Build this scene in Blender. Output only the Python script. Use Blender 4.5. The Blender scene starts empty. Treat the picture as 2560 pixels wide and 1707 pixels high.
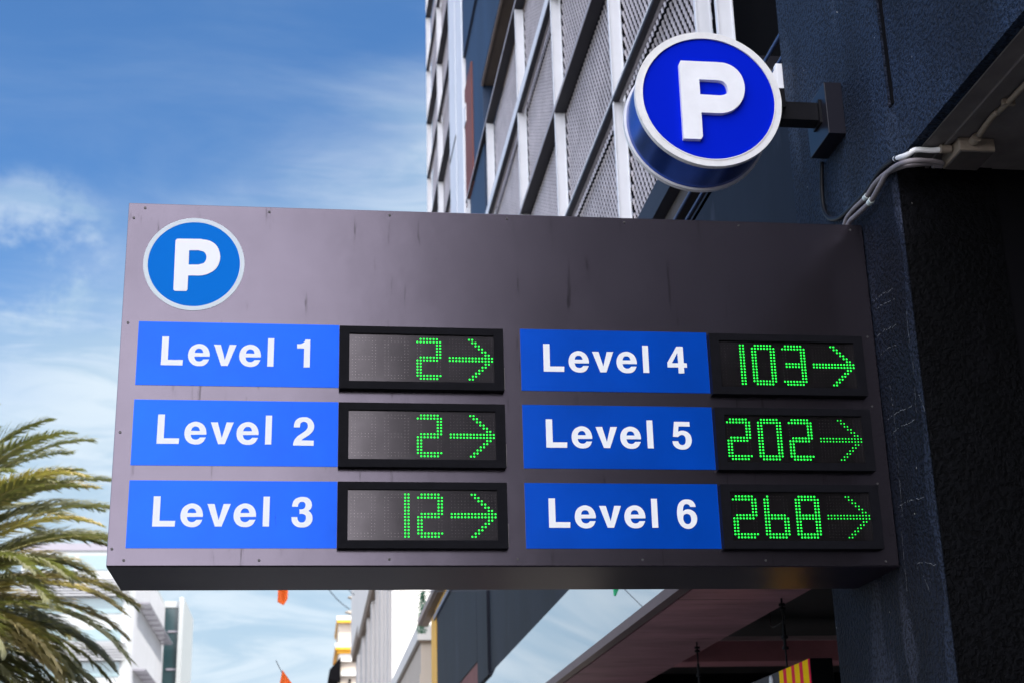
import bpy, bmesh, math, random
from mathutils import Vector, Matrix
random.seed(7)
R = math.radians
S = bpy.context.scene
COL = S.collection

# ---------------------------------------------------------------- camera
CAM = Vector((0, 0, 1.6))
AX_R = Vector((0.99037, -0.13101, -0.02577)); 
YAW, PITCH, ROLL = 8.04695388, 19.25364131, -1.56408785
FPX = 3777.853
def axes():
    y, p, r = R(YAW), R(PITCH), R(ROLL)
    f = Vector((math.sin(y)*math.cos(p), math.cos(y)*math.cos(p), math.sin(p)))
    r0 = Vector((math.cos(y), -math.sin(y), 0)); u0 = r0.cross(f)
    return r0*math.cos(r)+u0*math.sin(r), -r0*math.sin(r)+u0*math.cos(r), f
RT, UP, FW = axes()
cam = bpy.data.cameras.new('camera'); camo = bpy.data.objects.new('camera', cam); COL.objects.link(camo)
M = Matrix((( RT.x, UP.x, -FW.x, 0), (RT.y, UP.y, -FW.y, 0), (RT.z, UP.z, -FW.z, 0), (0, 0, 0, 1)))
camo.matrix_world = Matrix.Translation(CAM) @ M
cam.sensor_width = 36; cam.lens = FPX/2560*36; cam.clip_start = .05; cam.clip_end = 5000
cam.dof.use_dof = True; cam.dof.focus_distance = 7.15; cam.dof.aperture_fstop = 4.0
S.camera = camo

# ---------------------------------------------------------------- sky, sun, exposure
SUN_EL, SUN_AZ = 50, 135          # azimuth measured from the street direction (+Y) towards the building (+X)
S.view_settings.view_transform = 'Standard'; S.view_settings.look = 'None'
S.view_settings.exposure = 1.55; S.view_settings.gamma = 1
w = bpy.data.worlds.new('World'); S.world = w; w.use_nodes = True
nt = w.node_tree; N = nt.nodes; Lk = nt.links; N.clear()
def nd(t, **k):
    n = N.new(t)
    for a, b in k.items(): setattr(n, a, b)
    return n
out = nd('ShaderNodeOutputWorld'); bg = nd('ShaderNodeBackground'); bg.inputs['Strength'].default_value = .06
sky = nd('ShaderNodeTexSky', sky_type='NISHITA', sun_disc=False)
sky.sun_elevation = R(SUN_EL); sky.sun_rotation = R(SUN_AZ); sky.air_density = 1.25; sky.dust_density = .3; sky.ozone_density = 2.2
tc = nd('ShaderNodeTexCoord'); sep = nd('ShaderNodeSeparateXYZ'); Lk.new(tc.outputs['Generated'], sep.inputs[0])
def math_(op, a, b=None, c=None, clamp=False):
    n = nd('ShaderNodeMath', operation=op, use_clamp=clamp)
    for i, v in enumerate((a, b, c)):
        if v is None: continue
        if isinstance(v, (int, float)): n.inputs[i].default_value = v
        else: Lk.new(v, n.inputs[i])
    return n.outputs[0]
def noise(scale, detail, rough, sc=(1, 1, 1), dist=0, rot=(0, 0, 0)):
    mp = nd('ShaderNodeMapping'); mp.inputs['Scale'].default_value = sc; mp.inputs['Rotation'].default_value = rot
    Lk.new(tc.outputs['Generated'], mp.inputs[0])
    n = nd('ShaderNodeTexNoise'); n.inputs['Scale'].default_value = scale; n.inputs['Detail'].default_value = detail
    n.inputs['Roughness'].default_value = rough; n.inputs['Distortion'].default_value = dist
    Lk.new(mp.outputs[0], n.inputs[0]); return n.outputs['Fac']
def ramp(v, a, b, lo=0., hi=1.):
    n = nd('ShaderNodeMapRange', interpolation_type='SMOOTHSTEP'); Lk.new(v, n.inputs[0])
    for i, x in enumerate((a, b, lo, hi)): n.inputs[i+1].default_value = x
    return n.outputs[0]
streak = noise(3.2, 7, .55, (1, 1, 4.5), .6, (0, R(18), 0))
fine = noise(9, 8, .6, (1, 1, 5), .8, (0, R(-8), 0))
zz = math_('ADD', sep.outputs['Z'], math_('MULTIPLY', math_('SUBTRACT', streak, .5), -.10))
zz = math_('SUBTRACT', zz, math_('MULTIPLY', sep.outputs['X'], .5))
low = ramp(zz, .50, .33, 0, .93)
veil = math_('MULTIPLY', ramp(streak, .42, .72), .10)
# one small wisp low over the palm, as in the photograph
wd = nd('ShaderNodeVectorMath', operation='DOT_PRODUCT'); Lk.new(tc.outputs['Generated'], wd.inputs[0]); wd.inputs[1].default_value = (-.176, .9105, .375)
wisp = math_('MULTIPLY', ramp(wd.outputs['Value'], .9984, .9999), ramp(noise(24, 9, .60, (1, 1, 1.2), .1), .38, .68))
fac = math_('ADD', low, veil); fac = math_('ADD', fac, math_('MULTIPLY', wisp, .55), clamp=True)
bk0 = nd('ShaderNodeVectorMath', operation='DOT_PRODUCT'); Lk.new(tc.outputs['Generated'], bk0.inputs[0]); bk0.inputs[1].default_value = (0, -.94, .34)
fac = math_('MAXIMUM', fac, math_('MULTIPLY', ramp(bk0.outputs['Value'], .1, .8), .8))
fac = math_('MINIMUM', fac, .96)
mx = nd('ShaderNodeMix', data_type='RGBA'); Lk.new(fac, mx.inputs['Factor'])
deep = nd('ShaderNodeMix', data_type='RGBA', blend_type='MULTIPLY'); deep.inputs['Factor'].default_value = 1
Lk.new(sky.outputs[0], deep.inputs['A']); deep.inputs['B'].default_value = (.41, .66, .92, 1); Lk.new(deep.outputs['Result'], mx.inputs['A'])
cl = nd('ShaderNodeMix', data_type='RGBA'); Lk.new(ramp(fine, .35, .65), cl.inputs['Factor'])
cl.inputs['A'].default_value = (3.0, 4.0, 4.9, 1); cl.inputs['B'].default_value = (4.4, 5.1, 5.7, 1)
# bright cloud bank added out of view, behind and left of the camera, as fill
bk = nd('ShaderNodeVectorMath', operation='DOT_PRODUCT'); Lk.new(tc.outputs['Generated'], bk.inputs[0]); bk.inputs[1].default_value = (-.38, -.87, .31)
gain = ramp(bk.outputs['Value'], .1, .97, 1., 6.5)
cg = nd('ShaderNodeVectorMath', operation='SCALE'); wm = nd('ShaderNodeMix', data_type='RGBA'); Lk.new(ramp(bk.outputs['Value'], -.1, .7), wm.inputs['Factor'])
Lk.new(cl.outputs['Result'], wm.inputs['A']); wm.inputs['B'].default_value = (4.5, 4.45, 4.75, 1); Lk.new(wm.outputs['Result'], cg.inputs[0]); Lk.new(gain, cg.inputs['Scale'])
Lk.new(cg.outputs[0], mx.inputs['B'])
Lk.new(mx.outputs['Result'], bg.inputs['Color']); Lk.new(bg.outputs[0], out.inputs[0])

sl = bpy.data.lights.new('sun', 'SUN'); sl.energy = 2.6; sl.angle = R(.5); sl.color = (1, .94, .86)
so = bpy.data.objects.new('sun', sl); COL.objects.link(so)
sd = Vector((math.sin(R(SUN_AZ))*math.cos(R(SUN_EL)), math.cos(R(SUN_AZ))*math.cos(R(SUN_EL)), math.sin(R(SUN_EL))))
so.rotation_euler = sd.to_track_quat('Z', 'Y').to_euler(); so.location = (10, -10, 30)

# ---------------------------------------------------------------- helpers
def ray(u, v): return (FW + RT*((u-1280)/FPX) - UP*((v-853.5)/FPX)).normalized()
def at(u, v, y): d = ray(u, v); return CAM + d*(y/d.y)
def atx(u, v, x): d = ray(u, v); return CAM + d*(x/d.x)

def mat(name, col, rough=.6, metal=0., var=0., vscale=8., bump=0., bscale=60., bdist=.01, spec=.5, coat=0., coatr=.2,
        stretch=(1, 1, 1), dirt=None, emit=None, estr=0., trans=0., alpha=1., detail=6):
    m = bpy.data.materials.new(name); m.use_nodes = True
    t = m.node_tree; b = t.nodes['Principled BSDF']; l = t.links
    b.inputs['Base Color'].default_value = (*col, 1); b.inputs['Roughness'].default_value = rough
    b.inputs['Metallic'].default_value = metal; b.inputs['Specular IOR Level'].default_value = spec
    b.inputs['Coat Weight'].default_value = coat; b.inputs['Coat Roughness'].default_value = coatr
    if emit: b.inputs['Emission Color'].default_value = (*emit, 1); b.inputs['Emission Strength'].default_value = estr
    g = t.nodes.new('ShaderNodeNewGeometry'); mp = t.nodes.new('ShaderNodeMapping'); l.new(g.outputs['Position'], mp.inputs[0])
    mp.inputs['Scale'].default_value = stretch
    cur = None
    if var:
        n = t.nodes.new('ShaderNodeTexNoise'); n.inputs['Scale'].default_value = vscale; n.inputs['Detail'].default_value = detail
        n.inputs['Roughness'].default_value = .6; l.new(mp.outputs[0], n.inputs[0])
        mr = t.nodes.new('ShaderNodeMapRange'); l.new(n.outputs['Fac'], mr.inputs[0])
        mr.inputs[1].default_value = .3; mr.inputs[2].default_value = .7
        mr.inputs[3].default_value = 1-var; mr.inputs[4].default_value = 1+var
        mm = t.nodes.new('ShaderNodeMix'); mm.data_type = 'RGBA'; mm.blend_type = 'MULTIPLY'; mm.inputs['Factor'].default_value = 1
        mm.inputs['A'].default_value = (*col, 1); l.new(mr.outputs[0], mm.inputs['B']); cur = mm.outputs['Result']
        l.new(cur, b.inputs['Base Color'])
    if dirt:
        dcol, thr, dsc, dst = dirt
        mp2 = t.nodes.new('ShaderNodeMapping'); l.new(g.outputs['Position'], mp2.inputs[0]); mp2.inputs['Scale'].default_value = dst
        n = t.nodes.new('ShaderNodeTexNoise'); n.inputs['Scale'].default_value = dsc; n.inputs['Detail'].default_value = 5; n.inputs['Roughness'].default_value = .65
        l.new(mp2.outputs[0], n.inputs[0])
        mr = t.nodes.new('ShaderNodeMapRange'); mr.interpolation_type = 'SMOOTHSTEP'; l.new(n.outputs['Fac'], mr.inputs[0])
        mr.inputs[1].default_value = thr; mr.inputs[2].default_value = thr+.1
        mr.inputs[3].default_value = 0; mr.inputs[4].default_value = .7
        mm = t.nodes.new('ShaderNodeMix'); mm.data_type = 'RGBA'; l.new(mr.outputs[0], mm.inputs['Factor'])
        if cur: l.new(cur, mm.inputs['A'])
        else: mm.inputs['A'].default_value = (*col, 1)
        mm.inputs['B'].default_value = (*dcol, 1); l.new(mm.outputs['Result'], b.inputs['Base Color'])
    if bump:
        n = t.nodes.new('ShaderNodeTexNoise'); n.inputs['Scale'].default_value = bscale; n.inputs['Detail'].default_value = 4
        l.new(g.outputs['Position'], n.inputs[0])
        bp = t.nodes.new('ShaderNodeBump'); bp.inputs['Strength'].default_value = bump; bp.inputs['Distance'].default_value = bdist
        l.new(n.outputs['Fac'], bp.inputs['Height']); l.new(bp.outputs[0], b.inputs['Normal'])
    if trans:
        tl = t.nodes.new('ShaderNodeBsdfTranslucent'); tl.inputs[0].default_value = (col[0]*1.3, col[1]*1.5, col[2]*.5, 1)
        ms = t.nodes.new('ShaderNodeMixShader'); ms.inputs[0].default_value = trans
        l.new(b.outputs[0], ms.inputs[1]); l.new(tl.outputs[0], ms.inputs[2]); l.new(ms.outputs[0], t.nodes['Material Output'].inputs[0])
    return m

def stucco(name, col, pale, worn=.5, spec=.3, speck=.745, depth=.014):
    """coarse painted render: open pits, drips, lighter touched-up patches and scuffs"""
    m = bpy.data.materials.new(name); m.use_nodes = True
    t = m.node_tree; b = t.nodes['Principled BSDF']; l = t.links
    g = t.nodes.new('ShaderNodeNewGeometry').outputs['Position']
    def nz(sc, st=(1, 1, 1), de=4, ro=.6, di=0.):
        mp = t.nodes.new('ShaderNodeMapping'); l.new(g, mp.inputs[0]); mp.inputs['Scale'].default_value = st
        n = t.nodes.new('ShaderNodeTexNoise'); n.inputs['Scale'].default_value = sc; n.inputs['Detail'].default_value = de
        n.inputs['Roughness'].default_value = ro; n.inputs['Distortion'].default_value = di
        l.new(mp.outputs[0], n.inputs[0]); return n.outputs['Fac']
    def mr(v, a, b_, c, d):
        n = t.nodes.new('ShaderNodeMapRange'); n.interpolation_type = 'SMOOTHSTEP'; l.new(v, n.inputs[0])
        for i, x in enumerate((a, b_, c, d)): n.inputs[i+1].default_value = x
        return n.outputs[0]
    def mix(f, a, b_):
        n = t.nodes.new('ShaderNodeMix'); n.data_type = 'RGBA'; l.new(f, n.inputs['Factor'])
        for k, v in (('A', a), ('B', b_)):
            if isinstance(v, tuple): n.inputs[k].default_value = (*v, 1)
            else: l.new(v, n.inputs[k])
        return n.outputs['Result']
    grain = nz(48, (1, 1, 1), 3, .55)
    pit = mr(grain, .42, .50, 1, 0)
    c1 = mix(mr(nz(1.4, (1, 1, .5), 5), .35, .65, 0, 1), tuple(x*.62 for x in col), tuple(x*1.3 for x in col))
    c1 = mix(mr(nz(2.3, (1, 1.5, .45), 2, .4), .62, .70, 0, worn), c1, pale)                 # painted-over patches
    c1 = mix(mr(nz(7, (1, 2.2, .18), 5, .7, 1.2), .66, .74, 0, worn*.5), c1, tuple(min(1, x*2.2) for x in pale))  # runs and scuffs
    c1 = mix(mr(nz(23, (1, 1, 1), 2, .5), speck, speck+.02, 0, .9), c1, (.5, .5, .48))             # paint specks
    sc = t.nodes.new('ShaderNodeMath'); sc.operation = 'MULTIPLY'; l.new(pit, sc.inputs[0]); sc.inputs[1].default_value = .75
    c1 = mix(sc.outputs[0], c1, tuple(x*.25 for x in col))
    l.new(c1, b.inputs['Base Color']); b.inputs['Roughness'].default_value = .7; b.inputs['Specular IOR Level'].default_value = spec
    bp = t.nodes.new('ShaderNodeBump'); bp.inputs['Strength'].default_value = .8; bp.inputs['Distance'].default_value = depth
    l.new(mr(grain, .34, .62, 0, 1), bp.inputs['Height']); l.new(bp.outputs[0], b.inputs['Normal'])
    return m

MT = {}
MT['cab'] = mat('sign_metal', (.106, .093, .115), .23, .97, var=.08, vscale=2.2, bump=.12, bscale=2.4, bdist=.012, dirt=((.03, .027, .03), .60, 22, (1, 1, .10)))
MT['under'] = mat('sign_underside_shade', (.014, .010, .017), .3, 0, var=.1, vscale=3, spec=.06)  # same metal as the cabinet, with the shade below painted in
MT['blue'] = mat('panel_blue', (.0, .070, .50), .26, .45, var=.10, vscale=2.6, bump=.15, bscale=2.6, bdist=.010, spec=.08, coat=.15, coatr=.22, dirt=((.0, .03, .30), .66, 26, (1, 1, .15)))
MT['eblue'] = mat('emblem_blue', (.0, .14, .55), .6, 0, spec=.05)
MT['white'] = mat('vinyl_white', (.74, .76, .77), .5, 0, spec=.2)
MT['rim'] = mat('emblem_rim', (.50, .57, .61), .45)
MT['bezel'] = mat('bezel_black', (.005, .005, .007), .6, 0, var=.2, vscale=30, spec=.06)
MT['screen'] = mat('screen_dark', (.062, .056, .060), .14, .9, spec=.6, var=.15, vscale=9, bump=.03, bscale=200, bdist=.001)
MT['led'] = mat('led_lit', (.02, .5, .05), .4, emit=(.004, 1., .05), estr=.55)
MT['leddim'] = mat('led_lit_dim', (.02, .4, .05), .4, emit=(.004, 1., .05), estr=.38)
MT['ledoff'] = mat('led_off', (.40, .36, .36), .22, .95)
MT['screw'] = mat('screw_metal', (.015, .015, .018), .5, .2)
MT['screwc'] = mat('screw_core', (.14, .13, .13), .4, .6)
MT['pblue'] = mat('disc_blue', (.0, .012, .50), .5, 0, spec=.03)
MT['drum'] = mat('drum_blue', (.004, .060, .38), .22, .97, var=.12, vscale=6, spec=.6)
MT['drim'] = mat('drum_rim', (.72, .72, .72), .38, 0, var=.06, vscale=20, dirt=((.35, .25, .15), .66, 14, (1, 1, 1)))
MT['pw'] = mat('letter_acrylic', (.78, .79, .82), .32, 0, var=.05, vscale=8)
MT['black'] = mat('black_metal', (.005, .005, .007), .45, 0, var=.2, vscale=14, spec=.15)
MT['mount'] = mat('mount_satin', (.008, .008, .014), .35, 0, spec=.3)
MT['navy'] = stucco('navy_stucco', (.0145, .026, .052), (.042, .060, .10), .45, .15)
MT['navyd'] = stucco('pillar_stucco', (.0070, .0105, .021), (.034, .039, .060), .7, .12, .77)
MT['touch'] = stucco('touch_up_stucco', (.017, .024, .044), (.055, .062, .09), .7, .12)
MT['scuff'] = mat('scuffed_paint', (.16, .17, .19), .8, var=.4, vscale=40)
MT['jamb'] = stucco('shaded_jamb_stucco', (.0022, .0024, .0032), (.005, .005, .007), .3, .06, .80, .008)  # near-black puts the soffit's shade into the jamb colour
MT['navyf'] = mat('navy_paint', (.0085, .0105, .0185), .6, 0, var=.35, vscale=1.2, stretch=(1, 1, .4), dirt=((.03, .034, .052), .60, 1.6, (1, 1, .3)), spec=.12)
MT['tower'] = mat('tower_blue', (.016, .038, .085), .6, 0, var=.3, vscale=.7, stretch=(1, 1, .25))
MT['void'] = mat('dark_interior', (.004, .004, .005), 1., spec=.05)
MT['post'] = mat('white_powdercoat', (.74, .76, .80), .38, 0, var=.05, vscale=3, dirt=((.45, .44, .42), .72, 3, (1, 1, .3)))
MT['rail'] = mat('shaded_rail', (.020, .020, .028), .5, 0, var=.12, vscale=4, spec=.2)  # shade on the rail undersides put into a dark base colour
MT['lip'] = mat('rail_lip', (.42, .40, .43), .4, 0, var=.1, vscale=5)
MT['mesh'] = mat('expanded_metal', (.47, .44, .46), .42, .15, var=.18, vscale=2.5)
MT['brown'] = mat('brown_cladding', (.17, .14, .125), .6, 0, var=.15, vscale=2)
MT['brownl'] = mat('brown_trim', (.30, .25, .23), .6)
MT['red'] = mat('red_render', (.17, .055, .045), .7, 0, var=.15, vscale=3, bump=.2, bscale=30)
MT['bluerail'] = mat('blue_pipe', (.05, .09, .22), .3, .6)
MT['slab'] = mat('slab_edge', (.06, .052, .05), .7, 0, var=.3, vscale=5, dirt=((.03, .025, .02), .6, 4, (1, 1, 1)))
MT['soffit'] = mat('soffit_plum', (.30, .15, .175), .62, 0, var=.30, vscale=2.4, stretch=(.5, 1.6, 1), dirt=((.03, .018, .018), .58, 3.6, (.35, 5, 1)))
MT['soffitg'] = mat('soffit_grey', (.11, .10, .10), .6, 0, var=.2, vscale=6)
MT['ceil'] = mat('ceiling_dark', (.03, .028, .026), .8, var=.2, vscale=2)
MT['beam'] = mat('beam_plum', (.42, .17, .19), .6, 0, var=.15, vscale=3)
MT['beaml'] = mat('beam_edge', (.5, .36, .36), .6)
MT['conduit'] = mat('conduit_cream', (.22, .18, .14), .5, 0, var=.12, vscale=30, dirt=((.12, .09, .07), .6, 30, (1, 1, 1)))
MT['gcable'] = mat('cable_grey', (.19, .17, .18), .48, 0, var=.12, vscale=25)
MT['bcable'] = mat('cable_black', (.007, .008, .012), .5, spec=.25)
MT['wcable'] = mat('cable_white', (.72, .72, .72), .45)
MT['cleat'] = mat('cable_cleat', (.55, .62, .60), .4)
MT['glass'] = mat('sky_glass', (.40, .44, .47), .035, .94, bump=.02, bscale=1.2, bdist=.02)
MT['gbrown'] = mat('glazing_frame', (.09, .055, .058), .5, 0, var=.1, vscale=6)
MT['yellow'] = mat('yellow_paint', (.80, .42, .02), .55, 0, var=.08, vscale=2)
MT['cream'] = mat('cream_render', (.44, .385, .325), .8, 0, var=.06, vscale=.8)
MT['pale'] = mat('pale_render', (.62, .61, .585), .8, 0, var=.04, vscale=.5)
MT['palev'] = mat('white_stone', (.50, .485, .47), .8, 0, var=.06, vscale=.4, stretch=(1, 1, .2))
MT['wallg'] = mat('greyed_stone', (.40, .385, .37), .8, 0, var=.08, vscale=.4, stretch=(1, 1, .2))
MT['shadow'] = mat('cornice_shadow_brown', (.22, .17, .13), .8)  # brown puts the shadow below cornices into colour; also on a vent
MT['orange'] = mat('orange_cloth', (.85, .16, .012), .7, 0, var=.08, vscale=12, trans=.35)
MT['green'] = mat('green_cloth', (.02, .42, .18), .7, 0, trans=.3)
MT['string'] = mat('string', (.06, .06, .07), .6)
MT['frond'] = mat('palm_leaf', (.21, .21, .125), .55, 0, var=.45, vscale=1.6, trans=.30)
MT['frond2'] = mat('palm_leaf_dry', (.40, .33, .17), .5, 0, var=.25, vscale=1.5, trans=.3)
MT['rachis'] = mat('palm_stalk', (.32, .30, .13), .5)
MT['bark'] = mat('palm_bark', (.13, .09, .06), .85, 0, var=.3, vscale=8, bump=.6, bscale=14, bdist=.05)
MT['oglass'] = mat('office_glass', (.17, .25, .27), .3, 0, spec=.8)
MT['owall'] = mat('office_white', (.36, .385, .39), .5, 0, var=.03, vscale=.5)
MT['orib'] = mat('office_ribbed', (.42, .43, .46), .5, 0, var=.10, vscale=1.0, stretch=(1, 2.0, .02))
MT['olouv'] = mat('office_louvre', (.24, .23, .27), .45)
MT['obank'] = mat('office_louvre_pale', (.36, .37, .39), .5)
MT['odark'] = mat('office_dark_glass', (.010, .035, .040), .18, 0, var=.35, vscale=.12, stretch=(1, 1, 1))
MT['plant'] = mat('plant_leaf', (.03, .16, .09), .5, 0, var=.4, vscale=4, trans=.2)
MT['ground'] = mat('street_ground', (.22, .20, .18), .9, 0, var=.2, vscale=.6)
MT['road'] = mat('asphalt', (.06, .06, .06), .85, 0, var=.25, vscale=3, bump=.3, bscale=90)
MT['paving'] = mat('paving', (.26, .24, .22), .8, 0, var=.15, vscale=2, bump=.2, bscale=40)
MT['kerb'] = mat('kerb_stone', (.33, .32, .30), .8, 0, var=.12, vscale=3)
MT['paint'] = mat('road_paint', (.7, .7, .66), .7, 0, var=.15, vscale=6)
MT['bred'] = mat('banner_red', (.80, .02, .07), .8, spec=.1)
MT['byel'] = mat('banner_yellow', (1., .60, .0), .8, spec=.1)
MT['bblk'] = mat('banner_black', (.022, .021, .028), .6, 0, var=.15, vscale=6)

class MB:
    def __init__(s): s.v = []; s.f = []; s.mi = []; s.ms = []; s.cur = 0
    def mat(s, key):
        if key not in s.ms: s.ms.append(key)
        s.cur = s.ms.index(key); return s
    def add(s, vs, fs):
        o = len(s.v); s.v += [tuple(v) for v in vs]
        for f in fs: s.f.append([o+i for i in f]); s.mi.append(s.cur)
        return s
    def box(s, x0, x1, y0, y1, z0, z1):
        return s.add([(x, y, z) for z in (z0, z1) for y in (y0, y1) for x in (x0, x1)],
                     [(0, 2, 3, 1), (4, 5, 7, 6), (0, 1, 5, 4), (2, 6, 7, 3), (0, 4, 6, 2), (1, 3, 7, 5)])
    def quad(s, *p): return s.add(p, [tuple(range(len(p)))])
    def obox(s, a, b, w_, h, up=(0, 0, 1)):
        a = Vector(a); b = Vector(b); d = (b-a).normalized(); u = Vector(up); sd_ = d.cross(u).normalized(); u = sd_.cross(d).normalized()
        vs = [p+sd_*(sx*w_/2)+u*(sz*h/2) for p in (a, b) for sx, sz in ((-1, -1), (1, -1), (1, 1), (-1, 1))]
        return s.add(vs, [(0, 1, 2, 3), (7, 6, 5, 4), (0, 4, 5, 1), (1, 5, 6, 2), (2, 6, 7, 3), (3, 7, 4, 0)])
    def tube(s, pts, r, n=10, cap=True, smooth=0):
        P = [Vector(p) for p in pts]
        if smooth:
            Q = []
            for i in range(len(P)-1):
                p0 = P[max(i-1, 0)]; p1 = P[i]; p2 = P[i+1]; p3 = P[min(i+2, len(P)-1)]
                for k in range(smooth):
                    t = k/smooth
                    Q.append(.5*((2*p1)+(p2-p0)*t+(2*p0-5*p1+4*p2-p3)*t*t+(-p0+3*p1-3*p2+p3)*t**3))
            P = Q+[P[-1]]
        rr = r if isinstance(r, (list, tuple)) else [r]*len(P)
        if len(rr) != len(P): rr = [rr[0]+(rr[-1]-rr[0])*i/(len(P)-1) for i in range(len(P))]
        vs = []; u = None
        for i, p in enumerate(P):
            d = (P[min(i+1, len(P)-1)]-P[max(i-1, 0)]).normalized()
            if u is None: u = d.orthogonal().normalized()
            u = (u-d*u.dot(d)).normalized(); b_ = d.cross(u)
            vs += [p+(u*math.cos(2*math.pi*k/n)+b_*math.sin(2*math.pi*k/n))*rr[i] for k in range(n)]
        fs = [(i*n+k, i*n+(k+1) % n, (i+1)*n+(k+1) % n, (i+1)*n+k) for i in range(len(P)-1) for k in range(n)]
        if cap: fs += [tuple(range(n))[::-1], tuple((len(P)-1)*n+k for k in range(n))]
        return s.add(vs, fs)
    def cyl(s, c, r, y0, y1, n=64, r2=None):           # axis along Y, centre (x,z)
        r2 = r if r2 is None else r2
        vs = [(c[0]+rr*math.cos(2*math.pi*k/n), y, c[1]+rr*math.sin(2*math.pi*k/n)) for y, rr in ((y0, r), (y1, r2)) for k in range(n)]
        return s.add(vs, [tuple(range(n)), tuple(range(2*n-1, n-1, -1))]+[(k, k+n, (k+1) % n+n, (k+1) % n) for k in range(n)])
    def ring(s, c, ro, ri, y0, y1, n=96):
        vs = [(c[0]+rr*math.cos(2*math.pi*k/n), y, c[1]+rr*math.sin(2*math.pi*k/n)) for y, rr in ((y0, ro), (y0, ri), (y1, ri), (y1, ro)) for k in range(n)]
        fs = []
        for a in range(4):
            b_ = (a+1) % 4
            fs += [(a*n+k, b_*n+k, b_*n+(k+1) % n, a*n+(k+1) % n) for k in range(n)]
        return s.add(vs, fs)
    def build(s, name, mats=None, parent=None, smooth=False, bevel=0., **props):
        lo = Vector([min(v[i] for v in s.v) for i in range(3)]); hi = Vector([max(v[i] for v in s.v) for i in range(3)])
        o_ = (lo+hi)/2
        if parent is None: o_.z = lo.z
        me = bpy.data.meshes.new(name); me.from_pydata([tuple(Vector(v)-o_) for v in s.v], [], s.f); me.update()
        keys = s.ms if s.ms else [mats]
        for k in keys: me.materials.append(MT[k])
        if s.ms: me.polygons.foreach_set('material_index', s.mi)
        if smooth: me.polygons.foreach_set('use_smooth', [True]*len(me.polygons)); 
        o = bpy.data.objects.new(name, me); COL.objects.link(o)
        setloc(o, o_, parent)
        if smooth and smooth != 'all': 
            md = o.modifiers.new('edge', 'EDGE_SPLIT'); md.split_angle = R(40)
        if bevel:
            md = o.modifiers.new('bevel', 'BEVEL'); md.width = bevel; md.segments = 2; md.limit_method = 'ANGLE'; md.angle_limit = R(50)
        for a, b_ in props.items(): o[a] = b_
        return o
WL = {}
def setloc(o, world, parent=None):
    WL[o.name] = Vector(world)
    if parent is not None: o.parent = parent; o.location = Vector(world)-WL[parent.name]
    else: o.location = world
def thing(name, loc, label, cat, group=None):
    o = bpy.data.objects.new(name, None); COL.objects.link(o); o.empty_display_size = .2; setloc(o, loc)
    o['label'] = label; o['category'] = cat
    if group: o['group'] = group
    return o
def tagd(o, label, cat, group=None):
    o['label'] = label; o['category'] = cat
    if group: o['group'] = group
    return o
def dup(o, delta):
    """copy a thing together with its parts and their sub-parts"""
    def rec(src, par):
        c = src.copy(); COL.objects.link(c)
        if par is not None: c.parent = par
        for ch in list(src.children): rec(ch, c)
        return c
    r = rec(o, None); r.location = Vector(o.location)+Vector(delta); return r

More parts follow.
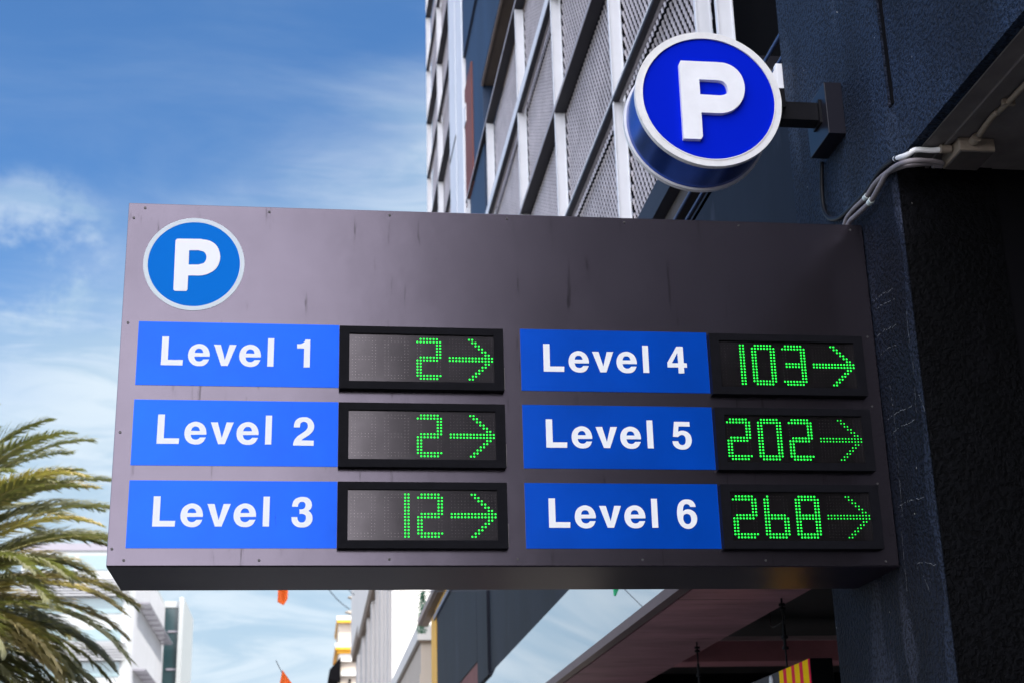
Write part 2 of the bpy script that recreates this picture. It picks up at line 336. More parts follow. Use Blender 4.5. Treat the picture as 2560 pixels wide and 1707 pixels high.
GLYPHS = {
 'L': [[(0.7,141.9), (32.2,142.1), (31.7,26.2), (102.8,26.4), (101.4,-0.7), (-0.3,-1.0)]],
 'e': [[(227.4,45.4), (227.4,49.5), (227.6,53.2), (227.4,57.7), (226.4,63.6), (224.8,70.4), (222.7,76.8), (220.0,82.6), (216.7,88.2), (212.7,93.2), (207.9,97.6), (202.3,101.5), (196.5,104.6), (190.4,106.8), (184.1,108.3), (177.8,108.9), (171.7,108.5), (165.6,107.3), (159.6,105.2), (153.3,102.3), (147.1,98.5), (141.6,94.2), (137.2,89.2), (133.5,83.5), (130.5,77.7), (128.4,71.9), (127.0,65.8), (126.1,60.0), (125.6,54.4), (125.6,49.0), (126.1,43.6), (126.9,38.1), (128.3,32.6), (130.2,27.3), (132.9,22.1), (136.2,17.0), (140.1,12.4), (144.6,8.3), (149.6,4.6), (154.9,1.6), (160.5,-0.6), (166.3,-2.1), (172.2,-3.0), (178.3,-3.3), (184.5,-3.1), (190.5,-2.4), (196.0,-1.1), (201.2,0.7), (206.0,3.1), (210.2,6.1), (213.9,9.7), (217.3,14.0), (220.3,19.5), (223.0,25.8), (225.8,31.7), (198.2,31.6), (196.6,29.8), (195.0,27.9), (193.2,26.2), (191.3,24.6), (189.2,23.2), (186.8,22.1), (184.0,21.3), (180.9,20.7), (177.7,20.7), (174.2,21.1), (170.5,22.0), (167.1,23.4), (164.2,25.2), (161.6,27.6), (159.4,30.7), (157.7,34.9), (156.4,39.9), (154.9,44.6)], [(156.1,63.4), (157.3,67.3), (158.2,71.4), (159.6,75.1), (161.7,78.2), (164.3,80.8), (167.1,82.8), (170.0,84.1), (173.1,84.8), (176.2,85.0), (179.6,84.8), (183.2,84.1), (186.3,82.9), (188.9,81.1), (191.0,78.8), (192.9,75.8), (194.5,72.0), (195.7,67.6), (197.1,63.5)]],
 'v': [[(246.0,106.5), (278.7,106.6), (299.6,30.6), (320.0,106.9), (352.9,107.0), (314.4,0.2), (283.4,0.1)]],
 'e2': [[(470.0,46.3), (470.0,50.4), (470.4,54.2), (470.2,58.7), (469.2,64.6), (467.7,71.4), (465.6,77.9), (463.0,83.7), (459.7,89.3), (455.8,94.3), (450.9,98.8), (445.3,102.7), (439.5,105.8), (433.4,108.1), (427.1,109.5), (420.7,110.1), (414.5,109.8), (408.4,108.5), (402.2,106.4), (395.9,103.5), (389.6,99.7), (384.0,95.4), (379.5,90.3), (375.7,84.6), (372.7,78.8), (370.4,72.9), (369.0,66.9), (368.0,61.0), (367.4,55.4), (367.3,50.0), (367.7,44.6), (368.6,39.0), (369.8,33.5), (371.7,28.2), (374.4,22.9), (377.7,17.8), (381.5,13.2), (386.0,9.0), (391.1,5.3), (396.4,2.3), (402.0,0.1), (407.8,-1.3), (413.7,-2.3), (419.9,-2.6), (426.2,-2.4), (432.2,-1.7), (437.8,-0.4), (443.1,1.4), (447.9,3.9), (452.2,6.8), (456.0,10.4), (459.5,14.8), (462.6,20.4), (465.4,26.7), (468.3,32.6), (440.4,32.5), (438.7,30.7), (437.1,28.8), (435.3,27.0), (433.3,25.4), (431.2,24.0), (428.8,22.9), (426.0,22.1), (422.9,21.6), (419.6,21.5), (416.0,21.9), (412.3,22.8), (408.9,24.2), (406.0,26.1), (403.5,28.4), (401.3,31.6), (399.6,35.8), (398.3,40.8), (396.8,45.5)], [(398.3,64.4), (399.5,68.3), (400.5,72.5), (401.9,76.2), (404.1,79.3), (406.8,81.9), (409.6,83.9), (412.5,85.2), (415.6,86.0), (418.8,86.2), (422.3,86.0), (425.8,85.3), (429.0,84.0), (431.6,82.2), (433.7,79.8), (435.6,76.9), (437.1,73.1), (438.3,68.7), (439.7,64.6)]],
 'l': [[(502.4,142.9), (531.8,143.0), (531.3,0.8), (501.6,0.7)]],
 '2': [[(635.4,86.1), (635.6,90.4), (635.6,94.7), (635.9,99.2), (636.7,104.1), (637.9,109.1), (639.7,114.0), (642.3,118.6), (645.6,122.9), (649.2,126.7), (653.1,129.7), (657.3,132.2), (662.1,134.3), (667.5,135.8), (673.5,136.9), (679.4,137.6), (685.3,137.7), (691.2,137.4), (696.8,136.4), (702.2,134.7), (707.4,132.3), (712.2,129.2), (716.7,125.4), (720.9,120.9), (724.4,116.2), (727.0,111.4), (728.8,106.4), (730.1,101.5), (730.9,96.9), (731.1,92.4), (730.9,87.8), (730.2,82.8), (729.0,77.8), (727.3,73.0), (725.0,68.5), (722.1,64.4), (718.9,60.4), (715.3,56.4), (711.3,52.5), (707.2,48.9), (702.6,45.4), (697.9,42.2), (693.3,39.1), (688.8,36.3), (684.4,33.7), (680.4,31.0), (677.2,28.2), (674.4,25.4), (671.4,22.7), (730.2,21.9), (730.0,-3.5), (633.1,-3.0), (633.3,0.0), (633.5,2.9), (633.9,6.2), (634.8,10.5), (635.9,15.2), (637.4,19.8), (639.4,24.1), (641.8,28.2), (644.7,32.3), (648.2,36.6), (652.1,40.9), (656.3,44.9), (660.8,48.5), (665.5,51.9), (670.2,55.3), (675.0,58.6), (679.8,61.9), (684.1,65.1), (687.7,68.1), (690.9,71.1), (693.7,74.3), (696.2,77.8), (698.4,81.5), (700.0,85.1), (700.9,88.6), (701.2,92.0), (701.1,95.4), (700.6,98.9), (699.8,102.5), (698.5,105.6), (696.7,108.3), (694.4,110.6), (691.9,112.4), (689.0,113.6), (685.8,114.3), (682.6,114.5), (679.4,114.3), (676.2,113.5), (673.4,112.4), (670.9,110.8), (668.7,108.7), (667.0,106.4), (665.8,103.6), (665.0,100.5), (664.5,97.2), (664.1,93.7), (663.9,90.0), (663.6,86.4)]],
 '3': [[(635.2,95.4), (635.6,99.3), (635.9,103.0), (636.5,107.0), (637.6,111.6), (639.0,116.6), (641.0,121.3), (643.6,125.5), (646.8,129.5), (650.3,132.9), (654.2,135.6), (658.3,137.8), (663.0,139.6), (668.3,141.0), (674.2,142.1), (680.0,142.6), (685.8,142.7), (691.6,142.3), (697.1,141.4), (702.2,139.9), (706.8,137.9), (711.1,135.4), (715.0,132.4), (718.5,128.9), (721.5,125.0), (723.7,120.5), (725.4,115.5), (726.5,110.7), (727.1,106.2), (727.2,101.8), (726.8,97.5), (725.8,93.3), (724.3,89.2), (722.2,85.4), (719.1,82.2), (715.4,79.2), (712.0,76.1), (715.0,73.7), (718.0,71.6), (720.9,69.0), (723.5,65.4), (726.0,61.2), (728.0,57.0), (729.5,52.8), (730.6,48.4), (731.1,43.8), (731.1,38.8), (730.6,33.6), (729.6,28.5), (728.2,23.9), (726.3,19.5), (724.0,15.4), (721.0,11.6), (717.5,8.1), (713.5,5.1), (709.0,2.4), (703.9,0.2), (698.8,-1.5), (693.6,-2.5), (688.3,-2.9), (682.9,-3.0), (677.2,-2.9), (671.4,-2.6), (665.9,-1.6), (660.9,0.0), (656.3,2.2), (652.0,4.9), (648.0,7.9), (644.3,11.4), (641.2,15.2), (638.8,19.0), (637.1,23.0), (635.6,27.7), (634.5,33.4), (633.8,39.7), (632.9,45.7), (660.2,45.8), (660.8,42.5), (661.2,39.2), (662.0,35.9), (663.2,32.7), (664.7,29.4), (666.4,26.7), (668.3,24.6), (670.5,23.0), (672.9,21.8), (675.5,20.9), (678.5,20.4), (681.4,20.2), (684.3,20.4), (687.1,20.9), (689.8,21.9), (692.4,23.3), (694.7,25.1), (696.6,27.3), (698.2,30.0), (699.4,33.0), (700.2,36.1), (700.7,39.3), (700.8,42.7), (700.5,45.9), (699.8,49.1), (698.7,52.1), (697.2,54.7), (695.2,56.7), (692.8,58.3), (690.2,59.5), (687.6,60.5), (684.8,61.0), (681.6,61.4), (677.9,61.5), (673.8,61.3), (669.9,61.3), (669.5,82.8), (672.7,82.9), (675.9,82.8), (679.1,83.0), (682.4,83.7), (685.7,84.6), (688.6,85.8), (691.1,87.5), (693.2,89.5), (694.9,91.9), (696.2,94.9), (697.2,98.4), (697.7,101.8), (697.6,104.9), (697.0,107.9), (696.1,110.6), (694.9,113.0), (693.3,115.2), (691.2,116.9), (688.3,118.2), (684.9,119.0), (681.5,119.3), (678.2,119.0), (674.9,118.1), (672.0,116.8), (669.7,115.0), (667.8,112.8), (666.3,110.4), (665.2,108.1), (664.5,105.7), (664.0,103.3), (663.5,100.7), (663.1,98.1), (662.6,95.6)]],
 '4': [[(677.6,141.4), (710.4,141.7), (710.4,55.0), (725.7,54.7), (726.0,31.7), (710.1,31.8), (709.9,1.8), (681.3,1.3), (681.3,32.5), (626.7,32.0), (626.8,57.2)], [(649.7,53.9), (680.9,110.1), (681.6,54.8)]],
 '5': [[(640.9,137.3), (718.4,137.3), (718.8,113.5), (662.6,113.4), (658.8,86.9), (662.0,88.2), (665.0,89.6), (668.3,90.8), (672.0,91.8), (675.9,92.5), (680.0,92.8), (684.5,92.7), (689.2,92.0), (693.8,90.9), (698.4,89.1), (703.0,86.8), (707.3,84.0), (711.3,80.7), (715.0,77.1), (718.2,73.0), (720.5,68.4), (722.3,63.4), (723.6,58.4), (724.5,53.3), (724.9,48.2), (724.9,43.1), (724.4,38.0), (723.5,32.9), (722.1,27.9), (720.1,23.0), (717.7,18.2), (714.8,13.8), (711.7,10.0), (708.2,6.7), (704.3,3.8), (699.9,1.3), (695.1,-0.7), (690.1,-2.2), (684.8,-3.3), (679.3,-3.9), (673.8,-4.1), (668.3,-3.9), (662.9,-3.2), (657.8,-1.9), (653.0,-0.1), (648.5,2.2), (644.4,4.9), (640.5,8.1), (637.0,11.6), (634.1,15.3), (631.9,19.1), (630.3,23.0), (629.0,26.9), (628.2,30.7), (627.7,34.5), (627.1,38.3), (655.7,38.6), (656.7,35.6), (657.5,32.5), (658.6,29.6), (660.4,26.8), (662.6,24.2), (665.1,22.0), (668.0,20.4), (671.3,19.2), (674.7,18.6), (678.1,18.8), (681.5,19.7), (684.7,21.1), (687.3,23.1), (689.6,25.7), (691.5,28.7), (692.9,32.3), (694.0,36.3), (694.6,40.5), (694.9,44.8), (694.8,49.2), (694.3,53.3), (693.3,57.2), (691.9,60.8), (690.3,63.8), (688.6,66.1), (686.6,67.8), (684.3,69.1), (681.5,70.0), (678.3,70.5), (675.1,70.5), (672.0,69.8), (668.8,68.7), (665.6,67.1), (662.7,64.8), (659.8,62.2), (656.8,59.7), (631.5,60.8)]],
 '6': [[(722.0,103.6), (721.4,107.2), (721.0,110.7), (720.2,114.4), (718.4,118.6), (716.1,122.9), (713.6,126.9), (710.8,130.1), (707.8,133.0), (704.4,135.3), (700.7,137.3), (696.6,138.7), (692.2,139.8), (687.4,140.6), (682.4,140.9), (677.4,140.9), (672.3,140.6), (667.2,139.8), (662.4,138.5), (657.8,136.6), (653.4,134.0), (649.4,131.1), (645.5,127.7), (642.0,123.9), (638.9,119.6), (636.3,115.2), (634.2,110.4), (632.3,104.9), (630.6,98.2), (629.3,90.7), (628.3,83.3), (627.8,76.0), (627.7,68.8), (627.9,61.8), (628.3,55.1), (629.0,48.7), (630.1,42.6), (631.4,36.7), (633.1,31.1), (635.2,25.7), (637.8,20.5), (640.7,15.5), (643.9,11.1), (647.6,7.4), (651.6,4.2), (655.8,1.6), (660.1,-0.6), (664.6,-2.3), (669.1,-3.5), (673.6,-4.2), (678.1,-4.5), (682.6,-4.3), (687.3,-3.6), (692.0,-2.3), (696.5,-0.6), (700.7,1.8), (704.7,4.7), (708.4,7.9), (712.0,11.4), (715.4,15.2), (718.3,19.2), (720.6,23.5), (722.4,28.1), (723.8,32.8), (724.9,37.6), (725.7,42.5), (725.9,47.5), (725.6,52.5), (724.7,57.4), (723.5,62.2), (721.9,66.6), (719.9,70.8), (717.5,74.6), (714.6,78.0), (711.4,81.0), (707.8,83.6), (704.0,86.1), (699.9,88.2), (695.7,89.8), (691.2,90.9), (686.6,91.4), (682.1,91.5), (677.8,91.2), (673.6,90.4), (669.4,89.1), (665.3,87.0), (661.1,84.2), (657.0,81.7), (657.7,86.8), (658.3,92.1), (659.1,97.0), (660.1,101.3), (661.3,105.1), (662.7,108.4), (664.5,111.2), (666.5,113.5), (668.9,115.3), (671.7,116.6), (675.0,117.5), (678.1,117.8), (681.3,117.4), (684.4,116.5), (687.1,115.3), (689.1,114.1), (690.7,112.6), (692.0,110.8), (692.9,108.7), (693.6,106.3), (694.4,104.0)], [(656.5,47.2), (656.9,51.3), (657.7,55.8), (659.0,59.7), (660.8,62.5), (663.0,64.7), (665.7,66.5), (668.9,67.9), (672.5,69.0), (676.1,69.3), (679.6,69.0), (683.1,68.0), (686.2,66.6), (688.9,64.8), (691.2,62.6), (693.1,59.8), (694.6,56.0), (695.7,51.6), (696.3,47.4), (696.5,43.5), (696.4,39.7), (695.8,36.1), (694.7,32.4), (693.2,28.9), (691.5,25.9), (689.3,23.5), (686.8,21.6), (684.3,20.2), (681.7,19.3), (679.0,18.8), (676.2,18.9), (673.2,19.4), (670.1,20.4), (667.3,21.9), (664.9,23.9), (662.8,26.5), (661.0,29.2), (659.6,32.1), (658.5,35.1), (657.6,38.2), (656.9,41.1), (656.5,44.0)]],
 '1': [[(681.1,140.3), (705.3,140.3), (704.6,-0.4), (675.6,-0.7), (675.8,95.1), (642.5,94.9), (642.2,117.0), (646.1,117.0), (650.0,117.0), (653.8,117.2), (657.5,117.7), (661.2,118.4), (664.6,119.5), (667.7,121.0), (670.7,122.8), (673.3,124.9), (675.6,127.2), (677.5,129.8), (679.0,132.4), (679.9,135.0), (680.4,137.7)]],
 'PE': [[(-94.4,120.0), (-87.2,130.2), (26.8,132.2), (41.9,129.4), (57.5,127.7), (72.1,123.7), (85.7,116.3), (98.3,106.6), (108.6,94.3), (116.4,78.4), (121.9,59.9), (124.7,41.7), (124.2,24.4), (121.0,7.4), (115.6,-7.8), (108.6,-20.2), (99.4,-30.8), (88.1,-40.0), (74.6,-48.3), (58.9,-55.2), (41.1,-60.2), (19.9,-62.0), (-3.4,-61.8), (-25.6,-62.7), (-25.5,-137.0), (-31.5,-144.0), (-86.5,-144.7), (-92.5,-137.3)], [(-26.4,70.5), (19.6,71.9), (28.3,69.3), (37.6,67.8), (45.6,64.1), (51.9,56.5), (56.7,46.6), (58.9,36.3), (57.6,25.6), (53.5,14.5), (48.0,5.8), (40.4,1.4), (31.2,-0.7), (22.8,-4.0), (-25.6,-5.4)]],
 'PR': [[(-157.0,192.3), (-147.3,211.5), (55.2,211.4), (68.8,210.4), (82.4,210.2), (96.0,208.5), (109.6,204.9), (123.2,200.0), (135.9,193.6), (147.6,185.3), (158.3,175.6), (167.9,165.0), (176.2,153.9), (183.2,141.9), (189.0,128.5), (193.6,113.4), (197.0,96.9), (198.9,80.4), (199.0,64.1), (197.7,47.8), (195.0,31.8), (191.2,16.2), (186.0,1.0), (179.6,-13.4), (171.9,-27.0), (163.0,-39.8), (152.9,-51.6), (141.3,-62.5), (128.6,-72.4), (115.1,-80.9), (100.2,-87.6), (84.4,-92.7), (70.0,-96.4), (58.0,-98.0), (47.4,-98.2), (36.1,-99.0), (-52.4,-98.1), (-54.6,-241.4), (-64.1,-258.1), (-159.8,-258.4)], [(-51.2,101.4), (47.2,101.2), (56.2,99.8), (65.6,99.0), (74.1,96.9), (81.5,92.8), (88.0,87.4), (93.3,81.1), (97.2,73.6), (99.9,65.4), (101.7,57.2), (103.0,49.5), (103.3,41.8), (102.5,35.0), (100.4,29.2), (97.0,24.1), (92.1,19.7), (84.6,15.7), (75.6,12.4), (67.7,10.0), (62.5,9.1), (58.6,9.1), (54.0,8.7), (-52.3,10.5)]],
}

def glyph(key, ox, oz, y, depth, name, m, parent, smooth=False, bevel=0., scale=1.):
    """outline lettering as a thin real solid: front at y, back at y+depth"""
    bm = bmesh.new(); edges = []
    for loop in (GLYPHS[key] if isinstance(key, str) else key):
        vs = [bm.verts.new((ox+x*.001*scale, y, oz+z*.001*scale)) for x, z in loop]
        for i in range(len(vs)): edges.append(bm.edges.new((vs[i], vs[(i+1) % len(vs)])))
    bmesh.ops.triangle_fill(bm, use_beauty=True, use_dissolve=False, edges=edges)
    for f in bm.faces:
        if f.normal.y > 0: f.normal_flip()
    r = bmesh.ops.extrude_face_region(bm, geom=bm.faces[:])
    nv = [e for e in r['geom'] if isinstance(e, bmesh.types.BMVert)]
    # the extruded copy becomes the front, the originals stay as the back
    bmesh.ops.translate(bm, verts=nv, vec=(0, 0, 0))
    back = [v for v in bm.verts if v not in set(nv)]
    bmesh.ops.translate(bm, verts=back, vec=(0, depth, 0))
    bmesh.ops.recalc_face_normals(bm, faces=bm.faces[:])
    mb = MB(); bm.verts.ensure_lookup_table()
    mb.v = [tuple(v.co) for v in bm.verts]; mb.f = [[v.index for v in f.verts] for f in bm.faces]; mb.mi = [0]*len(mb.f)
    bm.free(); mb.ms = [m]
    return mb.build(name, m, parent, bevel=bevel)

XF = 2.873      # plane of the car park's street front

# ================================================================ ground, road, pavement
def struct(name, mb, m): o = mb.build(name, m); o['kind'] = 'structure'; return o
struct('ground', MB().box(-1500, 1500, -1500, 1500, -.5, -.02), 'ground')
struct('road', MB().box(-11, -1.6, -300, 500, -.02, .0), 'road')
struct('pavement', MB().box(-1.45, 12, -300, 500, -.02, .13), 'paving')
struct('far_pavement', MB().box(-17, -11.15, -300, 500, -.02, .13), 'paving')
struct('kerb', MB().box(-1.6, -1.45, -300, 500, -.02, .14), 'kerb')
struct('far_kerb', MB().box(-11.15, -11, -300, 500, -.02, .14), 'kerb')
mk = MB()
for i in range(-10, 40): mk.box(-6.36, -6.24, i*8, i*8+3.5, .004, .008)
struct('road_marking', mk, 'paint')

# ================================================================ car park building
car = thing('car_park_building', (XF, 10, 0), 'dark navy rendered car park with white framed metal mesh screens above the signs', 'building')
MB().box(XF+.002, XF+.5, 6.49, 6.5, 0, 4.87).build('pillar_jamb', 'jamb', car, label='rough inner face of the pillar with shade painted near black')
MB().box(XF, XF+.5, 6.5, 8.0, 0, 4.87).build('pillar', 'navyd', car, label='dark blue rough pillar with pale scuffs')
wl = MB()
wl.box(XF, XF+.5, -30, 8.0, 4.87, 16.5)
wl.build('upper_wall', 'navy', car)
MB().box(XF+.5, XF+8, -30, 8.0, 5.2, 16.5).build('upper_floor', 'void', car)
MB().box(XF+.03, XF+.5, 8.0, 25.42, 4.525, 6.32).build('lower_wall', 'navyf', car)
MB().box(XF, XF+.5, 25.42, 33.2, 0, 4.9).build('red_wall', 'red', car, label='brick red painted wall low at the far end')
MB().box(XF-.015, XF+.5, 25.42, 33.2, 4.9, 7.0).build('end_wall', 'navyf', car)
MB().box(XF-.012, XF+.03, 23.95, 25.42, 4.5, 7.0).build('wall_panel', 'navyf', car)
MB().box(XF+.1, XF+8, -60, -8.0, 0, 27).build('rear_reflection_block', 'navyf', car)  # unseen block behind the camera, made tall to darken the board's reflection
def scratches(strokes, w, name, m, seed):
    rg = random.Random(seed); p = MB()
    for (a_, b_) in strokes:
        A_, B_ = atx(*a_, XF), atx(*b_, XF); L_ = (B_-A_).length; n = max(6, int(L_/.012)); pr_ = None
        for i in range(n):
            q = A_.lerp(B_, i/(n-1))+Vector((0, rg.gauss(0, .0022), rg.gauss(0, .0022)+.008*math.sin(i/n*5)))
            if pr_ is not None and rg.random() < .68:
                d = (q-pr_).normalized(); nn = Vector((0, -d.z, d.y))*w*rg.uniform(.35, 1.4)
                p.quad(*[Vector((XF-.0016, v.y, v.z)) for v in (pr_-nn, q-nn, q+nn, pr_+nn)])
            pr_ = q
    return p.build(name, m, car)
zp = lambda x, y: (2100+x*.7313, 560+y*.7313)
scratches([(zp(*a_), zp(*b_)) for a_, b_ in (((115, 270), (180, 215)), ((120, 300), (187, 252)), ((130, 385), (192, 340)), ((140, 447), (200, 405)), ((165, 668), (258, 610)),
          ((170, 727), (255, 662)), ((200, 967), (290, 925)), ((228, 300), (240, 420)), ((268, 578), (290, 630)), ((265, 1162), (330, 1160)), ((285, 1200), (310, 1262)))], .0011, 'scratch_marks', 'scuff', 3)
scratches([(zp(*a_), zp(*b_)) for a_, b_ in (((170, 540), (192, 700)), ((190, 700), (215, 1000)), ((212, 1050), (230, 1250)), ((250, 470), (262, 640)))], .0008, 'scratch_marks', 'scuff', 5)
rg = random.Random(4); bp_ = MB(); prev = None
for i in range(60):
    z = 2.2+2.45*i/59; yy = 6.57+.03*math.sin(i*.33)+rg.uniform(-.006, .006)
    if prev: bp_.quad((XF-.001, 6.5, prev[0]), (XF-.001, prev[1], prev[0]), (XF-.001, yy, z), (XF-.001, 6.5, z))
    prev = (z, yy)
bp_.build('touched_up_band', 'touch', car)
# joints and the thin painted pipe in the near wall
MB().box(XF-.006, XF, 6.425, 6.452, 5.17, 12).build('wall_joint', 'void', car)
MB().tube([(XF-.004, 6.47, 5.17), (XF-.004, 6.47, 12)], .010, 8).build('wall_pipe', 'navyd', car, smooth=True)
MB().box(XF+.024, XF+.03, 7.985, 8.02, 5.2, 6.32).build('wall_joint', 'void', car)
# car entrance: soffit, inside walls
so_ = MB().mat('soffitg')
so_.box(XF+.055, XF+.5, -6, 6.5, 4.86, 4.868); so_.box(XF+.5, 9, -6, 6.5, 4.86, 5.19)
so_.build('entrance_soffit', None, car)
MB().obox((3.03, -6, 4.853), (3.03, 6.5, 4.853), .018, .014).build('soffit_bead', 'soffitg', car)
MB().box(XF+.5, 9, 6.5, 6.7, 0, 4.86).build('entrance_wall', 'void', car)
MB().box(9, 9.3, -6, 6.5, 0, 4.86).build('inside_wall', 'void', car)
MB().box(XF, XF+.5, -30, -6, 0, 4.87).build('front_wall', 'navy', car)
# shop arcade beyond the pillar: glazing strip, fascia, plum soffit, dark ceiling, beam
gz = MB(); ga = [(XF-.20, 3.554), (XF+.027, 4.522), (XF+.05, 4.522), (XF-.17, 3.554)]
gz.v = [(x, y, z) for y in (8.0, 25.42) for x, z in ga]; gz.f = [[0, 1, 2, 3], [7, 6, 5, 4], [0, 4, 5, 1], [1, 5, 6, 2], [2, 6, 7, 3], [3, 7, 4, 0]]; gz.mi = [0]*6
gz.build('glazing_strip', 'glass', car, label='mirror like glass strip reflecting pale blue sky')
MB().box(XF-.215, XF-.13, 8.0, 25.42, 3.472, 3.552).build('glazing_fascia', 'gbrown', car)
MB().box(XF-.13, XF-.08, 8.0, 25.42, 3.51, 3.545).build('soffit_gap', 'void', car)
MB().box(XF-.08, 3.69, 8.0, 25.4, 3.495, 3.70).build('arcade_soffit', 'soffit', car)
MB().box(3.69, 12, 8.0, 25.4, 3.95, 4.2).build('arcade_ceiling', 'ceil', car)
MB().box(3.68, 3.69, 8.0, 25.4, 3.70, 3.95).build('soffit_step', 'ceil', car)
bm_ = MB().mat('beam').box(3.69, 12, 14.8, 15.2, 3.50, 3.72).mat('beaml').box(3.69, 12, 14.75, 14.8, 3.70, 3.74)
bm_.build('ceiling_beam', None, car)
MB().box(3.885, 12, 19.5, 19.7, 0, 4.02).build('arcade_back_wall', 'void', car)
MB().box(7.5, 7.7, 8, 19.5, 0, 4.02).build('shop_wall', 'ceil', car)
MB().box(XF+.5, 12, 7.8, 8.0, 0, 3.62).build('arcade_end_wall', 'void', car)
# slot with three blue pipes, slab edge, dark underside below the screens
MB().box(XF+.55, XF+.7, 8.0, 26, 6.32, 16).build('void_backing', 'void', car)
MB().box(XF+.03, XF+.55, 8.0, 26, 6.26, 6.30).build('slot_sill', 'void', car)
for z, x in ((6.65, .10), (6.485, .10), (6.33, .06)):
    MB().tube([(XF+x, 8.0, z), (XF+x, 26, z)], .013, 8).build('guard_pipe', 'bluerail', car, smooth=True)
MB().box(XF+.10, XF+.55, 8.95, 26, 6.67, 6.80).build('slab_edge', 'slab', car)
MB().box(XF+.0, XF+.55, 9.22, 26, 6.81, 7.06).build('screen_base', 'rail', car)
# framed screens
PY = [9.28, 9.82, 12.86, 16.12, 19.12, 22.72, 25.78]
def post(y, z0, z1, par, d=.125):
    p = MB(); p.box(XF, XF+.010, y-.022, y+.022, z0, z1); p.box(XF+.010, XF+d-.010, y-.010, y+.010, z0, z1); p.box(XF+d-.010, XF+d, y-.022, y+.022, z0, z1)
    return p.build('screen_post', 'post', par)
def mesh_panel(y0, y1, z0, z1):
    """woven metal: rows of leaning strands in brick bond, tied by thin bars along the row joints"""
    p = MB(); hh = .074; ww = .100; x0 = XF+.135
    nz = int(round((z1-z0)/hh)); hh = (z1-z0)/nz; ny = int(round((y1-y0)/ww)); ww = (y1-y0)/ny
    for i in range(nz):
        za = z0+i*hh; zb = za+hh
        for j in range(ny+1):
            ya = y0+(j-.5+.5*(i % 2))*ww; k = .028; sh = .018
            q = [ya, ya+k, ya+k+sh, ya+sh]
            q = [min(max(t, y0), y1) for t in q]
            if q[1]-q[0] < .004 and q[2]-q[3] < .004: continue
            p.quad((x0+.014, q[0], za), (x0, q[1], za), (x0, q[2], zb), (x0+.014, q[3], zb))
        p.quad((x0+.001, y0, za-.005), (x0+.001, y1, za-.005), (x0+.007, y1, za+.006), (x0+.007, y0, za+.006))
    return p
def screens(py, za, rows, par, frame_pairs):
    meshes = {}
    for y0, y1 in zip(py[:-1], py[1:]):
        if (y0, y1) in frame_pairs: continue
        for (z0, z1) in rows:
            k = (round(y1-y0, 2), round(z1-z0, 2))
            if k not in meshes:
                o = mesh_panel(y0+.025, y1-.025, z0+.01, z1-.01).build('mesh_panel', 'mesh', par); meshes[k] = o
            else:
                src = meshes[k]; c = src.copy(); COL.objects.link(c); c.parent = par
                c.location = Vector((XF+.143, (y0+y1)/2, (z0+z1)/2))-WL[par.name]
    return meshes
for y in PY: post(y, 7.06, 13.5, car)
for z in (10.22, 13.52):                                                                       # deep main rails
    r_ = MB().mat('rail').box(XF-.004, XF+.13, 9.25 if z > 7.2 else 9.2, 26.0, z, z+.05).mat('lip').box(XF-.012, XF-.004, 9.25, 26.0, z+.004, z+.046)
    r_.build('main_rail', None, car)
for z, t in ((8.62, .05), (11.80, .19)):                                                       # slim middle rails with a pale lip
    r_ = MB().mat('rail').box(XF-.003, XF+.055, 9.84, 26.0, z, z+.04).mat('lip').box(XF+.060, XF+.088, 9.84, 26, z-.004, z+.03)
    r_.mat('post').box(XF-.009, XF-.003, 9.84, 26, z+.03, z+t)
    r_.build('middle_rail', None, car)
screens(PY, 7.06, [(7.06, 8.62), (8.66, 10.22), (10.27, 11.80), (11.84, 13.52)], car, {(9.28, 9.82)})
MB().box(XF+.5, XF+.55, 8.0, 9.0, 6.7, 14).build('recess_panel', 'void', car)
# the storey above: soffit, lining, tower
MB().box(XF+.02, XF+3, 8.0, 23.5, 14.72, 16.5).build('upper_overhang', 'tower', car)
so2 = MB().mat('brown').box(XF+.03, XF+1.6, 8.0, 23.5, 14.66, 14.72).mat('brownl').box(XF+.42, XF+.47, 8.0, 23.5, 14.63, 14.66).mat('brownl').box(XF+.02, XF+.06, 8.0, 23.5, 14.64, 14.66)
so2.build('brown_soffit', None, car)
MB().box(XF+1.0, XF+1.2, 8, 23.5, 13.5, 14.66).build('upper_recess', 'void', car)

# ---------------------------------------------------------------- taller wing beyond
wing = thing('car_park_wing', (XF, 30, 0), 'tall far wing in white grid framing rising beside a blue tower, against the sky', 'building')
MB().box(XF+.05, XF+6, 23.5, 26.15, 7, 27).build('blue_tower', 'tower', wing)
MB().box(XF+.0, XF+.05, 21.2, 26.15, 16.72, 27).build('blue_fascia', 'tower', wing)
MB().box(XF+.02, XF+6, 21.2, 23.5, 16.72, 27).build('upper_block', 'tower', wing)
MB().box(XF+.02, XF+.05, 25.0, 26.15, 13.5, 16.0).build('red_panel', 'red', wing)
WY = [26.45, 27.55, 28.95, 31.9, 35.0]
for y in (27.55, 28.95, 31.9, 35.0): post(y, 7.3, 27.5, wing)
MB().box(XF, XF+.125, 26.2, 26.28, 7.3, 27.5).build('end_post', 'post', wing)
MB().box(XF-.01, XF+.11, 26.28, 27.5, 7.3, 27.5).build('end_cladding', 'post', wing)
MB().box(XF-.01, XF+.11, 27.62, 28.9, 7.3, 27.5).build('end_cladding', 'post', wing)
MB().box(XF-.0, XF+.10, 25.9, 26.2, 15.2, 15.6).build('fixing_bracket', 'post', wing)
MB().box(XF-.014, XF-.01, 27.62, 28.9, 15.72, 15.80).build('cladding_joint', 'void', wing)
for z in (10.4, 13.6, 16.75, 19.85, 23.0, 26.2):
    MB().box(XF-.004, XF+.13, 28.9, 35.03, z, z+.05).build('main_rail', 'rail', wing)
